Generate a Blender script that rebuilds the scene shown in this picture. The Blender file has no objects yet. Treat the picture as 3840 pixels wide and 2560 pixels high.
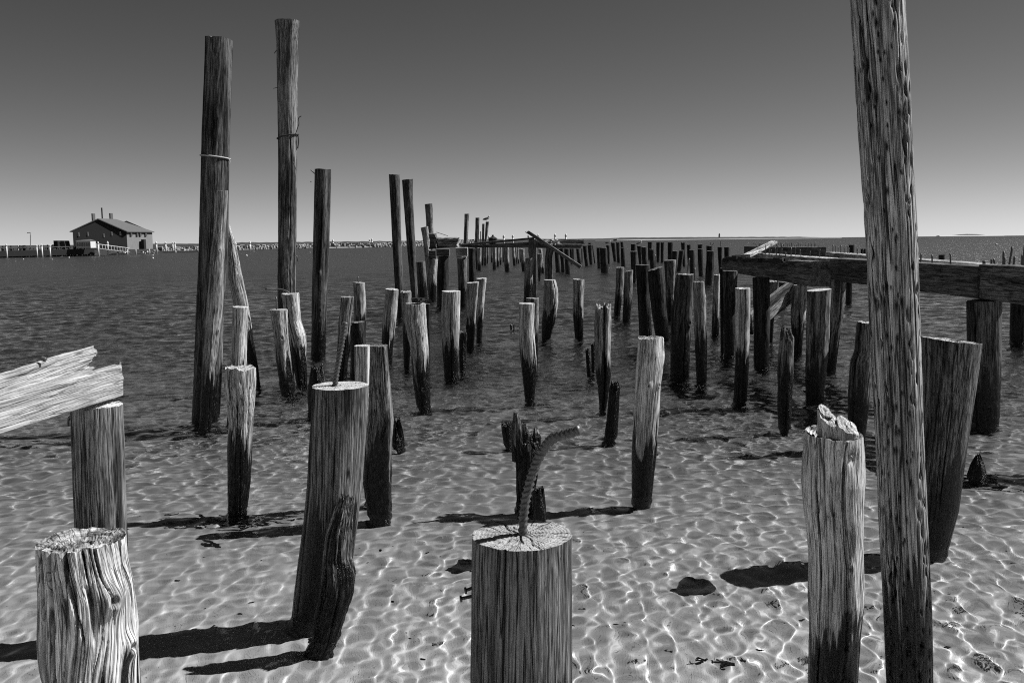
import bpy, math, random
import numpy as np
from mathutils import Matrix, Vector
PI = math.pi
sc = bpy.context.scene
C = sc.collection
# ------------------------------------------------------------------ camera
CAM_H = 2.0
FPX = 3413.0                      # focal length in pixels of the 3840 px wide photograph
PITCH = math.atan(379 / FPX)
ROLL = math.atan(38 / 3840.)
cd = bpy.data.cameras.new('camera'); cam = bpy.data.objects.new('camera', cd); C.objects.link(cam)
cd.sensor_width = 36.0; cd.lens = 36 * FPX / 3840; cd.clip_start = 0.05; cd.clip_end = 20000
RM = Matrix.Rotation(PI / 2 - PITCH, 4, 'X') @ Matrix.Rotation(-ROLL, 4, 'Z')
cam.matrix_world = Matrix.Translation((0, 0, CAM_H)) @ RM
sc.camera = cam
R3 = np.array(RM.to_3x3())
# ------------------------------------------------------------------ sky, sun, exposure
SUN_EL, SUN_AZ = math.radians(48), math.radians(13)      # azimuth measured from +X towards +Y
sc.view_settings.view_transform = 'Standard'; sc.view_settings.look = 'None'
sc.view_settings.exposure = 0.25; sc.view_settings.gamma = 1.0
w = bpy.data.worlds.new('World'); sc.world = w; w.use_nodes = True
nt = w.node_tree; nt.nodes.clear()
sky = nt.nodes.new('ShaderNodeTexSky'); sky.sky_type = 'NISHITA'; sky.sun_disc = False
sky.sun_elevation = SUN_EL; sky.sun_rotation = PI / 2 - SUN_AZ
sky.air_density = 1.0; sky.dust_density = 0.0; sky.ozone_density = 1.0
sep = nt.nodes.new('ShaderNodeSeparateColor'); nt.links.new(sky.outputs[0], sep.inputs[0])
pw = nt.nodes.new('ShaderNodeMath'); pw.operation = 'POWER'; pw.inputs[1].default_value = 1.45
nt.links.new(sep.outputs[0], pw.inputs[0])          # red filter on black and white film
mu = nt.nodes.new('ShaderNodeMath'); mu.operation = 'MULTIPLY'; mu.inputs[1].default_value = 0.198
nt.links.new(pw.outputs[0], mu.inputs[0])
bg = nt.nodes.new('ShaderNodeBackground'); bg.inputs[1].default_value = 0.1
nt.links.new(mu.outputs[0], bg.inputs[0])
wo = nt.nodes.new('ShaderNodeOutputWorld'); nt.links.new(bg.outputs[0], wo.inputs[0])
sl = bpy.data.lights.new('sun', 'SUN'); sl.energy = 5.0; sl.angle = math.radians(0.5)
sl.color = (1.0, 1.0, 1.0)                          # black and white film: no tint
sl.cycles.is_caustics_light = True
sun = bpy.data.objects.new('sun', sl); C.objects.link(sun)
to_sun = Vector((math.cos(SUN_EL) * math.cos(SUN_AZ), math.cos(SUN_EL) * math.sin(SUN_AZ), math.sin(SUN_EL)))
sun.rotation_euler = to_sun.to_track_quat('Z', 'Y').to_euler()
sc.cycles.caustics_reflective = False
sc.cycles.sample_clamp_indirect = 2.5
sc.cycles.caustics_refractive = True
sc.cycles.max_bounces = 8; sc.cycles.transmission_bounces = 6; sc.cycles.diffuse_bounces = 3
sc.cycles.use_denoising = False               # keep the fine wood and film-like grain
sc.cycles.filter_width = 1.1

# ------------------------------------------------------------------ pixel helpers (3840 x 2560 photo pixels -> real points)
def ray(px, py):
    d = np.array([(px - 1920) / FPX, -(py - 1280) / FPX, -1.0])
    return R3 @ d
def uz(px, py, Y):                 # point at distance Y in front of the camera
    d = ray(px, py); t = Y / d[1]
    return np.array([d[0] * t, Y, CAM_H + d[2] * t])
def uw(px, py, z=0.0):             # point on a level plane
    d = ray(px, py); t = (z - CAM_H) / d[2]
    return np.array([d[0] * t, d[1] * t, z])
CR = {'F': (0, 0, 1.6327), 'A': (0, 700, .40816), 'B': (700, 640, .34058), 'C': (1400, 720, .38265), 'D': (2200, 720, .38265),
      'E': (2940, 720, .38265), 'G': (800, 1200, .38265), 'H': (1700, 1100, .38265), 'I': (1460, 780, .22959),
      'J': (1860, 820, .20408), 'K': (2260, 860, .20408), 'L': (2640, 860, .2551), 'M': (3360, 860, .35714),
      'N': (1600, 1500, .45918), 'O': (2600, 1500, .67612), 'P': (0, 1840, .45918), 'Q': (900, 1760, .45918),
      'R': (0, 1200, .40816), 'S': (700, 100, .625), 'T': (2940, 1050, .38265), 'U': (3000, 1500, .5357),
      'V': (1060, 780, .40179), 'W': (0, 700, .27234)}
def px(tag, x, y):
    a, b, s = CR[tag]
    return a + x * s, b + y * s

# ------------------------------------------------------------------ noise
class Noise:
    def __init__(s, seed): s.r = np.random.default_rng(seed)
    def pol(s, th, z, nth, lz):    # periodic in th, cell length lz in z; returns -1..1
        L = s.r.random((64, nth)) * 2 - 1
        a = (th / (2 * PI)) % 1.0 * nth; i = np.floor(a).astype(int); f = a - i; f = f * f * (3 - 2 * f)
        b = z / lz + 1000.37; j = np.floor(b).astype(int); g = b - j; g = g * g * (3 - 2 * g)
        i0, i1, j0, j1 = i % nth, (i + 1) % nth, j % 64, (j + 1) % 64
        return (L[j0, i0] * (1 - f) + L[j0, i1] * f) * (1 - g) + (L[j1, i0] * (1 - f) + L[j1, i1] * f) * g
def gnoise(x, y, seed, n=256):
    L = np.random.default_rng(seed).random((n, n)) * 2 - 1
    i = np.floor(x).astype(int); j = np.floor(y).astype(int); f = x - i; g = y - j
    f = f * f * (3 - 2 * f); g = g * g * (3 - 2 * g)
    i0, i1, j0, j1 = i % n, (i + 1) % n, j % n, (j + 1) % n
    return (L[j0, i0] * (1 - f) + L[j0, i1] * f) * (1 - g) + (L[j1, i0] * (1 - f) + L[j1, i1] * f) * g

# ------------------------------------------------------------------ mesh helpers
def mesh_obj(name, V, F, mats, parent=None, mi=None, rest=None, crk=None, smooth=True):
    me = bpy.data.meshes.new(name)
    V = np.asarray(V, dtype=np.float32)
    if isinstance(F, np.ndarray):
        n, k = F.shape
        me.vertices.add(len(V)); me.vertices.foreach_set('co', V.ravel())
        me.loops.add(n * k); me.loops.foreach_set('vertex_index', F.ravel().astype(np.int32))
        me.polygons.add(n); me.polygons.foreach_set('loop_start', np.arange(0, n * k, k, dtype=np.int32))
        me.polygons.foreach_set('loop_total', np.full(n, k, dtype=np.int32))
        me.update(calc_edges=True)
    else:
        me.from_pydata(V.tolist(), [], F)
    for m in (mats if isinstance(mats, (list, tuple)) else [mats]): me.materials.append(m)
    if mi is not None: me.polygons.foreach_set('material_index', np.asarray(mi, dtype=np.int32))
    if rest is not None:
        a = me.attributes.new('rest', 'FLOAT_VECTOR', 'POINT'); a.data.foreach_set('vector', np.asarray(rest, dtype=np.float32).ravel())
    if crk is not None:
        a = me.attributes.new('crk', 'FLOAT', 'POINT'); a.data.foreach_set('value', np.asarray(crk, dtype=np.float32).ravel())
    me.polygons.foreach_set('use_smooth', np.full(len(me.polygons), smooth))
    me.update()
    o = bpy.data.objects.new(name, me); C.objects.link(o)
    if parent is not None: o.parent = parent
    return o
def tag(o, label, cat, group=None):
    o['label'] = label; o['category'] = cat
    if group: o['group'] = group
    return o
def root_at(name, label, cat, loc=(0, 0, 0), group=None):
    o = bpy.data.objects.new(name, None); C.objects.link(o); o.location = tuple(float(v) for v in loc)
    return tag(o, label, cat, group)
def adopt(child, parent):          # child mesh is in world coordinates: shift it into the parent's frame
    child.parent = parent
    l = parent.location; child.data.transform(Matrix.Translation((-l[0], -l[1], -l[2])))
    return child

def loft(name, path, ra, rb, mats, U=(1, 0, 0), Vv=(0, 1, 0), nth=48, nz=60, seed=1, shape='c', lump=.04, grain=.03, ncr=5, crw=.05,
         crd=.25, pits=0, knots=(), rag=0., ragp=1.0, rag_end=0., hollow=0., twist=0., cap_parts=False, parent=None, capn=8,
         wide=(), tilt=(0, 0), erode=0., zt=None, wob=0., ccr=0, thc=None, ss=8):
    """lofted timber: path goes from the top end to the bottom end. returns list of objects"""
    N = Noise(seed); rng = N.r
    path = np.asarray(path, float); ra = np.asarray(ra, float); rb = np.asarray(rb, float)
    seg = np.r_[0, np.cumsum(np.linalg.norm(np.diff(path, axis=0), axis=1))]
    T = seg[-1]; s = np.linspace(0, T, nz)
    def ip(a): return np.interp(s, seg, a)
    c = np.stack([ip(path[:, k]) for k in range(3)], 1)
    if len(path) > 3:              # soften kinks of the outline
        for _ in range(2): c[1:-1] = (c[:-2] + 2 * c[1:-1] + c[2:]) / 4
    A = ip(ra); B = ip(rb)
    th = np.linspace(0, 2 * PI, nth, endpoint=False)
    S, TH = np.meshgrid(s, th, indexing='ij')
    thw = TH + twist * S + wob * N.pol(TH, S, 5, .35) * .5
    if shape == 'c': rho = np.ones_like(TH)
    else:
        rho = (np.abs(np.cos(TH)) ** ss + np.abs(np.sin(TH)) ** ss) ** (-1. / ss)
    d = lump * (N.pol(TH, S, 4, .45) + .6 * N.pol(TH, S, 8, .22)) + lump * .45 * N.pol(TH, S, 17, .12)
    crk = np.zeros_like(TH)
    if grain > 0:
        n1 = np.abs(N.pol(thw, S, 26, .6)); n2 = np.abs(N.pol(thw, S, 53, .4)); n3 = N.pol(thw, S, 97, .12)
        g = -(np.clip(.22 - n1, 0, 1) * 3.2 + np.clip(.2 - n2, 0, 1) * 2.4) * .5 + n3 * .25
        d = d + grain * g; crk += np.clip(.10 - n1, 0, 1) * 5
    for k in range(ncr):
        t0 = rng.random() * 2 * PI if thc is None or k >= len(thc) else math.radians(thc[k])
        s0 = (rng.random() - .35) * T; ln = T * (.35 + rng.random() * .9)
        if thc is not None and k < len(thc): s0, ln = -.2, T * .9
        wv = crw * (.5 + rng.random())
        dth = (thw - t0 - .10 * N.pol(TH * 0, S, 3, .3) + PI) % (2 * PI) - PI
        m = np.clip((S - s0) / .12, 0, 1) * np.clip((s0 + ln - S) / .25, 0, 1)
        g = np.exp(-(dth / wv) ** 2) * m
        d -= crd * (.5 + .5 * rng.random()) * g; crk = np.maximum(crk, g * 1.2)
    for (t0, w0, d0, s0, s1_, dr) in wide:
        dth = (thw - math.radians(t0) - dr * S - .10 * N.pol(TH * 0, S, 3, .22) - .03 * N.pol(TH * 0, S, 3, .06) + PI) % (2 * PI) - PI
        m = np.clip((S - s0) / .04, 0, 1) * np.clip((s1_ - S) / .2, 0, 1); wv = w0 * (.35 + .65 * np.clip((s1_ - S) / max(.1, s1_ - s0), 0, 1))
        g = np.exp(-(dth / wv) ** 4) * m; d -= d0 * g; crk = np.maximum(crk, g)
    for k in range(pits):
        t0 = rng.random() * 2 * PI; s0 = rng.random() * T * 1.0; sz = .0055 + .009 * rng.random() ** 2
        Rm = float(np.mean(A)); dth = (TH - t0 + PI) % (2 * PI) - PI
        rows = np.abs(s - s0) < sz * 6
        if not rows.any(): continue
        q = (dth[rows] * Rm / (sz * .55)) ** 2 + ((S[rows] - s0) / (sz * (1.2 + rng.random()))) ** 2
        g = np.exp(-q); d[rows] -= .14 * g; crk[rows] = np.maximum(crk[rows], g)
    for (t0, sf, sz, hgt) in knots:
        dth = (TH - math.radians(t0) + PI) % (2 * PI) - PI; Rm = float(np.mean(A))
        q = (dth * Rm / sz) ** 2 + ((S - sf * T) / (sz * 1.5)) ** 2
        d += hgt * np.exp(-q) - hgt * 1.1 * np.exp(-q * 9); crk = np.maximum(crk, np.exp(-q * 9) * .9)
    if erode > 0:
        m = np.clip((S - T * .35) / (T * .3), 0, 1)
        d += -erode * m * (.3 + .7 * np.abs(N.pol(TH, S, 14, .07))) + erode * .5 * m * N.pol(TH, S, 30, .04)
    rr = rho * (1 + d)
    U = np.asarray(U, float); Vv = np.asarray(Vv, float)
    P = c[:, None, :] + (A[:, None] * rr * np.cos(TH))[..., None] * U + (B[:, None] * rr * np.sin(TH))[..., None] * Vv
    ax = (path[0] - path[-1]) / max(1e-6, np.linalg.norm(path[0] - path[-1]))
    if shape != 'c' or abs(ax[2]) < .6: axd = ax
    else: axd = np.array([0, 0, 1.])
    # ragged ends
    def ragf(sd):
        n = Noise(sd); z = th * 0
        e = np.abs(n.pol(th, z, 7, 1)) * .9 + np.abs(n.pol(th, z, 17, 1)) * .5 + np.abs(n.pol(th, z, 37, 1)) * .3
        return (e / e.max()) ** ragp
    off0 = rag * ragf(seed + 5) + tilt[0] * A[0] * np.cos(th) + tilt[1] * A[0] * np.sin(th)
    f0 = np.clip(1 - s / (min(T, rag * 2.2 + .25 + 2 * abs(tilt[0]) * A[0])), 0, 1) ** 1.6
    P -= (f0[:, None] * off0[None, :])[..., None] * axd
    off1 = rag_end * ragf(seed + 9)
    f1 = np.clip(1 - (T - s) / max(.05, rag_end * 2.5), 0, 1) ** 1.6
    P += (f1[:, None] * off1[None, :])[..., None] * axd
    RX = A[:, None] * rho * np.cos(thw); RY = B[:, None] * rho * np.sin(thw)
    rest = np.stack([RX, RY, S + 0 * RX], -1)
    verts = P.reshape(-1, 3); restv = rest.reshape(-1, 3); crv = np.clip(crk, 0, 1).ravel()
    i = np.arange(nz - 1)[:, None] * nth; j = np.arange(nth)[None, :]; j2 = (j + 1) % nth
    F = np.stack([i + j, i + nth + j, i + nth + j2, i + j2], -1).reshape(-1, 4)
    def cap(row, flip, hol, sd):
        n = Noise(sd); ring = P[row]; cen = ring.mean(0)
        fr = np.linspace(1, 0, capn + 1)[1:]; vs, rs, ks = [ring], [rest[row]], [crk[row]]
        for q, f in enumerate(fr):
            z = np.full(nth, f * .5)
            hh = n.pol(th, z, 9, .11) * .5 + n.pol(th, z, 23, .07) * .3
            pr = cen + (ring - cen) * f
            amp = (rag * .35 + .0035) if row == 0 else (rag_end * .4 + .003)
            bowl = hol * (1 - f ** 4) * (.7 + .5 * n.pol(th, z, 5, .3))
            pr = pr + (hh * amp * min(1, 4 * (1 - f)) * (1 if f > .01 else 0) - bowl)[:, None] * axd * (1 if row == 0 else -1)
            ck = np.zeros(nth)
            if ccr:
                rr_ = np.random.default_rng(sd + 77)
                for k in range(ccr):
                    t0 = rr_.random() * 2 * PI; a_ = .2 + .8 * rr_.random()
                    dt = ((th - t0 + .12 * math.sin(7 * f + k) + PI) % (2 * PI) - PI) * max(f, .05)
                    g = np.exp(-(dt / (.010 + .012 * rr_.random())) ** 2) * (1 if f < a_ or k % 3 == 0 else .0)
                    ck = np.maximum(ck, g)
                pr = pr - (ck * .008)[:, None] * axd
            if f < .01: pr[:] = pr.mean(0)
            vs.append(pr); rs.append(rest[row] * np.array([f, f, 1.]) if f > 0 else rest[row] * np.array([0, 0, 1.])); ks.append(ck)
        Vc = np.concatenate(vs); Rc = np.concatenate(rs); Kc = np.concatenate(ks)
        i = np.arange(len(fr))[:, None] * nth
        if flip: Fc = np.stack([i + j, i + j2, i + nth + j2, i + nth + j], -1).reshape(-1, 4)
        else: Fc = np.stack([i + j, i + nth + j, i + nth + j2, i + j2], -1).reshape(-1, 4)
        return Vc, Fc, Rc, Kc
    out = []
    c0 = cap(0, True, hollow, seed + 21); c1 = cap(-1, False, 0, seed + 22) if (shape != 'c' or rag_end or abs(ax[2]) < .6) else None
    if cap_parts:
        out.append(mesh_obj('shaft', verts, F, mats[0], rest=restv, crk=crv))
        out.append(mesh_obj('cut_top', c0[0], c0[1], mats[1], rest=c0[2], crk=c0[3]))
        for o in out: adopt(o, parent)
        return out
    Vs, Fs, Rs, Ks, M = [verts], [F], [restv], [crv], [np.zeros(len(F), int)]; base = len(verts)
    for q in (c0, c1):
        if q is None: continue
        Vs.append(q[0]); Fs.append(q[1] + base); Rs.append(q[2]); Ks.append(q[3]); M.append(np.ones(len(q[1]), int)); base += len(q[0])
    o = mesh_obj(name, np.concatenate(Vs), np.concatenate(Fs), mats, mi=np.concatenate(M), rest=np.concatenate(Rs), crk=np.concatenate(Ks))
    if parent is not None: adopt(o, parent)
    return [o]

def tube(name, pts, r, mat, n=8, ribs=0., step=None, parent=None, taper=None):
    pts = np.asarray(pts, float)
    seg = np.r_[0, np.cumsum(np.linalg.norm(np.diff(pts, axis=0), axis=1))]; T = seg[-1]
    m = max(2 * len(pts), int(T / step) if step else 3 * len(pts)); s = np.linspace(0, T, m)
    c = np.stack([np.interp(s, seg, pts[:, k]) for k in range(3)], 1)
    for _ in range(4 if ribs else max(1, m // 14)):
        c[1:-1] = (c[:-2] + 2 * c[1:-1] + c[2:]) / 4
    tg = np.gradient(c, axis=0); tg /= np.linalg.norm(tg, axis=1)[:, None] + 1e-9
    ref = np.array([.3, .9, .1]); u = np.cross(tg, ref); u /= np.linalg.norm(u, axis=1)[:, None] + 1e-9; v = np.cross(tg, u)
    th = np.linspace(0, 2 * PI, n, endpoint=False)
    rr = np.full((m, n), float(r))
    if taper: rr *= np.linspace(taper[0], taper[1], m)[:, None]
    if ribs:
        ph = (s[:, None] / ribs + .9 * np.cos(th)[None, :] * .5) % 1.0
        rr *= 1 + .45 * np.exp(-((ph - .5) / .17) ** 2) * np.clip(np.abs(np.sin(th)) * 3, .15, 1)[None, :] + .05 * np.random.default_rng(3).normal(0, 1, (m, n))
    P = c[:, None] + (rr * np.cos(th))[..., None] * u[:, None] + (rr * np.sin(th))[..., None] * v[:, None]
    V = np.concatenate([P.reshape(-1, 3), c[:1], c[-1:]])
    F = []
    for i in range(m - 1):
        for j in range(n):
            F.append((i * n + j, i * n + (j + 1) % n, (i + 1) * n + (j + 1) % n, (i + 1) * n + j))
    for j in range(n):
        F.append((m * n, (j + 1) % n, j)); F.append((m * n + 1, (m - 1) * n + j, (m - 1) * n + (j + 1) % n))
    o = mesh_obj(name, V, F, mat)
    if parent is not None: adopt(o, parent)
    return o
class MB:                          # small collector of boxes / prisms / lathes for one mesh
    def __init__(s): s.V, s.F = [], []
    def add(s, V, F):
        b = len(s.V); s.V += [tuple(map(float, v)) for v in V]; s.F += [tuple(b + i for i in f) for f in F]; return s
    def box(s, c, h, rz=0., M=None):
        co, si = math.cos(rz), math.sin(rz); V = []
        for z in (-1, 1):
            for x, y in ((-1, -1), (1, -1), (1, 1), (-1, 1)):
                X, Y, Z = x * h[0], y * h[1], z * h[2]
                V.append((c[0] + X * co - Y * si, c[1] + X * si + Y * co, c[2] + Z))
        return s.add(V, [(0, 3, 2, 1), (4, 5, 6, 7), (0, 1, 5, 4), (1, 2, 6, 5), (2, 3, 7, 6), (3, 0, 4, 7)])
    def lathe(s, c, prof, n=10, sx=1, sy=1):
        V = []; F = []
        for (r, z) in prof:
            for k in range(n):
                a = 2 * PI * k / n; V.append((c[0] + r * math.cos(a) * sx, c[1] + r * math.sin(a) * sy, c[2] + z))
        for i in range(len(prof) - 1):
            for k in range(n): F.append((i * n + k, i * n + (k + 1) % n, (i + 1) * n + (k + 1) % n, (i + 1) * n + k))
        F.append(tuple(range(n - 1, -1, -1))); F.append(tuple((len(prof) - 1) * n + k for k in range(n)))
        return s.add(V, F)
    def build(s, name, mat, parent=None, smooth=False):
        o = mesh_obj(name, s.V, s.F, mat, smooth=smooth)
        if parent is not None: adopt(o, parent)
        return o

# ------------------------------------------------------------------ materials
def newmat(name):
    m = bpy.data.materials.new(name); m.use_nodes = True; nt = m.node_tree; nt.nodes.clear()
    out = nt.nodes.new('ShaderNodeOutputMaterial'); return m, nt, out
class NB:
    def __init__(s, nt): s.nt = nt
    def n(s, t, ins=None, **kw):
        nd = s.nt.nodes.new(t)
        for k, v in kw.items(): setattr(nd, k, v)
        for k, v in (ins or {}).items():
            if isinstance(v, bpy.types.NodeSocket): s.nt.links.new(v, nd.inputs[k])
            else: nd.inputs[k].default_value = v
        return nd
    def math(s, op, a, b=None, c=None, clamp=False):
        ins = {0: a}
        if b is not None: ins[1] = b
        if c is not None: ins[2] = c
        return s.n('ShaderNodeMath', ins, operation=op, use_clamp=clamp).outputs[0]
    def sstep(s, x, lo, hi, a=0., b=1.):
        return s.n('ShaderNodeMapRange', {0: x, 1: lo, 2: hi, 3: a, 4: b}, interpolation_type='SMOOTHSTEP').outputs[0]
    def noise(s, vec, sc3, scale=1., detail=3., rough=.6, dist=0.):
        v = s.n('ShaderNodeVectorMath', {0: vec, 1: sc3}, operation='MULTIPLY').outputs[0]
        return s.n('ShaderNodeTexNoise', {'Vector': v, 'Scale': scale, 'Detail': detail, 'Roughness': rough, 'Distortion': dist}).outputs[0]
    def mixf(s, f, a, b):
        return s.n('ShaderNodeMix', {0: f, 2: a, 3: b}, data_type='FLOAT').outputs[0]

def wood(name, lo, hi, tide=.55, line=.8, bump=1., cap=False, rot=0., stain=.4):
    m, nt, out = newmat(name); b = NB(nt)
    rest = b.n('ShaderNodeAttribute', attribute_name='rest').outputs['Vector']
    rnd = b.n('ShaderNodeObjectInfo').outputs['Random']
    offs = b.n('ShaderNodeVectorMath', {0: rest, 1: b.n('ShaderNodeCombineXYZ', {0: 0., 1: 0., 2: b.math('MULTIPLY', rnd, 40.)}).outputs[0]}, operation='ADD').outputs[0]
    crk = b.n('ShaderNodeAttribute', attribute_name='crk').outputs['Fac']
    pos = b.n('ShaderNodeNewGeometry').outputs['Position']
    z = b.n('ShaderNodeSeparateXYZ', {0: pos}).outputs[2]
    if not cap:
        g1 = b.noise(offs, (30, 30, 1.6), 1, 3, .65, .3); g2 = b.noise(offs, (110, 110, 5), 1, 2, .6)
        pt = b.noise(offs, (7, 7, 1.8), 1, 4, .6); ln = b.noise(offs, (46, 46, 1.1), 1, 1, .5, .2)
        fleck = b.noise(offs, (90, 90, 26), 1, 2, .7)
        g3 = b.noise(offs, (240, 240, 16), 1, 2, .6)
        tone = b.math('ADD', b.math('ADD', b.math('MULTIPLY', g1, .40), b.math('MULTIPLY', g3, .30)), b.math('ADD', b.math('MULTIPLY', g2, .40), b.math('MULTIPLY', pt, .40)))
        tone = b.sstep(tone, .60, .875)
        sn = b.noise(offs, (8, 8, .55), 1, 2, .5, .3); stn = b.sstep(sn, .52, .60, 1., 1. - stain)
        lines = b.sstep(b.math('ABSOLUTE', b.math('SUBTRACT', ln, .5)), .004, .035)   # 0 inside drying checks
        lines = b.mixf(b.sstep(pt, .30, .48), 1., lines)
        l2 = b.noise(offs, (120, 120, 2.2), 1, 1, .5, .2); l2 = b.sstep(b.math('ABSOLUTE', b.math('SUBTRACT', l2, .5)), .0, .03)
        lines = b.math('MULTIPLY', lines, b.mixf(l2, .45, 1.))
        h = b.math('ADD', b.math('ADD', b.math('MULTIPLY', g3, .35), b.math('MULTIPLY', g1, .9)), b.math('ADD', b.math('MULTIPLY', g2, .7), b.math('MULTIPLY', lines, .7)))
    else:
        xy = b.n('ShaderNodeVectorMath', {0: rest, 1: (1, 1, 0)}, operation='MULTIPLY').outputs[0]
        ln_ = b.n('ShaderNodeVectorMath', {0: xy}, operation='LENGTH').outputs['Value']
        wob = b.noise(xy, (9, 9, 1), 1, 3, .6)
        rr = b.math('ADD', ln_, b.math('MULTIPLY', wob, .03))
        g1 = b.math('MULTIPLY_ADD', b.math('SINE', b.math('MULTIPLY', rr, 520.)), .5, .5)
        g2 = b.noise(offs, (120, 120, 120), 1, 3, .7); pt = b.noise(offs, (14, 14, 14), 1, 4, .6)
        tone = b.sstep(b.math('ADD', b.math('MULTIPLY', g1, .14), b.math('ADD', b.math('MULTIPLY', g2, .4), b.math('MULTIPLY', pt, .6))), .3, .78)
        s3 = b.n('ShaderNodeSeparateXYZ', {0: xy}); ang = b.math('ARCTAN2', s3.outputs[1], s3.outputs[0])
        av = b.n('ShaderNodeCombineXYZ', {0: b.math('COSINE', ang), 1: b.math('SINE', ang), 2: b.math('MULTIPLY', ln_, 2.)}).outputs[0]
        rc = b.noise(av, (5, 5, 1.5), 1, 2, .6)
        lines = b.sstep(b.math('ABSOLUTE', b.math('SUBTRACT', rc, .5)), .002, .016)
        lines = b.mixf(b.sstep(ln_, .003, .010), .3, lines)
        h = b.math('ADD', b.math('MULTIPLY', g1, .15), b.math('ADD', g2, lines)); fleck = g2
    col = b.mixf(tone, lo, hi)
    if not cap: col = b.math('MULTIPLY', col, stn)
    col = b.math('MULTIPLY', col, b.mixf(b.math('SUBTRACT', 1., lines), 1., 1 - line))
    col = b.math('MULTIPLY', col, b.math('SUBTRACT', 1., b.math('MULTIPLY', crk, .88)))
    col = b.math('MULTIPLY', col, b.math('MULTIPLY_ADD', rnd, .5, .75))
    # weed and tar black tide zone, ragged upper edge
    st = b.noise(offs, (26, 26, 1.3), 1, 3, .6)
    lift = b.math('MULTIPLY', b.math('SUBTRACT', rnd, .5), .16)
    edge = b.math('ADD', b.math('ADD', z, lift), b.math('MULTIPLY', b.math('SUBTRACT', b.math('ADD', st, b.math('MULTIPLY', b.math('SUBTRACT', pt, .5), .5)), .5), -1.25))
    wet = b.sstep(edge, tide - .07, tide + .04, 1., 0.)
    film = b.sstep(fleck, .57, .72)                     # worn flecks inside the black zone
    wetcol = b.mixf(film, .004, .075)
    col = b.mixf(wet, col, wetcol)
    if rot: col = b.math('MULTIPLY', col, b.sstep(pt, .3, .62, 1 - rot, 1.))
    cc = b.n('ShaderNodeCombineColor', {0: col, 1: col, 2: col}).outputs[0]
    hw = b.noise(offs, (70, 70, 16), 1, 4, .75)
    hh = b.mixf(wet, h, b.math('MULTIPLY', hw, 3.2))
    bp = b.n('ShaderNodeBump', {'Strength': 1.0, 'Distance': .0065 * bump, 'Height': hh})
    rg = b.mixf(wet, .85, .30)
    p = b.n('ShaderNodeBsdfPrincipled', {'Base Color': cc, 'Roughness': rg, 'Normal': bp.outputs[0], 'Specular IOR Level': b.mixf(wet, .12, .4)})
    nt.links.new(p.outputs[0], out.inputs[0]); return m
def plain(name, c, rough=.7, var=0., scale=8., metal=0., bump=0.):
    m, nt, out = newmat(name); b = NB(nt)
    tc = b.n('ShaderNodeTexCoord').outputs['Object']
    f = b.noise(tc, (1, 1, 1), scale, 4, .6)
    v = b.math('MULTIPLY', b.math('MULTIPLY_ADD', b.math('SUBTRACT', f, .5), 2 * var, 1.), c)
    cc = b.n('ShaderNodeCombineColor', {0: v, 1: v, 2: v}).outputs[0]
    ins = {'Base Color': cc, 'Roughness': rough, 'Metallic': metal}
    if bump: ins['Normal'] = b.n('ShaderNodeBump', {'Strength': .8, 'Distance': bump, 'Height': f}).outputs[0]
    p = b.n('ShaderNodeBsdfPrincipled', ins); nt.links.new(p.outputs[0], out.inputs[0]); return m
W = {'bl': wood('wood bleached', .27, .90, bump=1.2, stain=.3), 'gr': wood('wood grey', .13, .78), 'dk': wood('wood dark', .03, .40, stain=.7),
     'wt': wood('wood rotten wet', .02, .36, tide=.60, bump=1.6), 'br': wood('wood brown', .045, .33, line=.9, stain=.75),
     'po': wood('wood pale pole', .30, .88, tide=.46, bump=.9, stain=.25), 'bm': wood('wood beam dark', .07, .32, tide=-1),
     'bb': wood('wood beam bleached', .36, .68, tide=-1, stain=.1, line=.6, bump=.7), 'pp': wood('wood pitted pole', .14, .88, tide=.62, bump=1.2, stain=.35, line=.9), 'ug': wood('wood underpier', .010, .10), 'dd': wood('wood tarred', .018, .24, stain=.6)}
CP = {'bl': wood('end grain pale', .30, .78, cap=True), 'gr': wood('end grain grey', .22, .62, cap=True), 'dk': wood('end grain dark', .05, .28, cap=True),
      'wt': wood('end grain rotten', .02, .22, cap=True), 'br': wood('end grain fresh', .34, .72, cap=True), 'rot': wood('end grain hollow', .05, .6, cap=True, rot=.8)}
CP['po'] = CP['gr']; CP['pp'] = CP['gr']; CP['bm'] = CP['dk']; CP['bb'] = CP['bl']; CP['ug'] = CP['dk']; CP['dd'] = CP['dk']
STEEL = plain('rusted steel', .09, .40, .7, 60, 0., .001)
ROPE = plain('old rope', .5, .9, .2, 90); ROPED = plain('dark rope', .06, .9, .3, 90)
WHITE = plain('white paint', .7, .5, .12, 3); SHING = plain('dark shingles', .010, .9, .3, 4); ROOF = plain('roof shingles', .11, .9, .25, 3)
ROCK = plain('breakwater rock', .30, .9, .7, .8, 0, .1); DROCK = plain('wet rock', .03, .5, .5, 9, 0, .01)
GLASSY = plain('window glass', .04, .1); BLACK = plain('tarred timber', .012, .8, .4, 5); BRICK = plain('chimney brick', .12, .9, .3, 10)
FEATH = plain('white feathers', .75, .8, .05, 20); GREYF = plain('grey wing feathers', .09, .8, .1, 20); BEAK = plain('beak', .3, .5)
TREES = plain('far scrub', .05, .95, .7, .05); BEACH = plain('far beach sand', .55, .95, .1, .02); HULL = plain('hull paint', .6, .4, .05, 3); CANV = plain('grey canvas', .12, .9, .2, 3)

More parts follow.
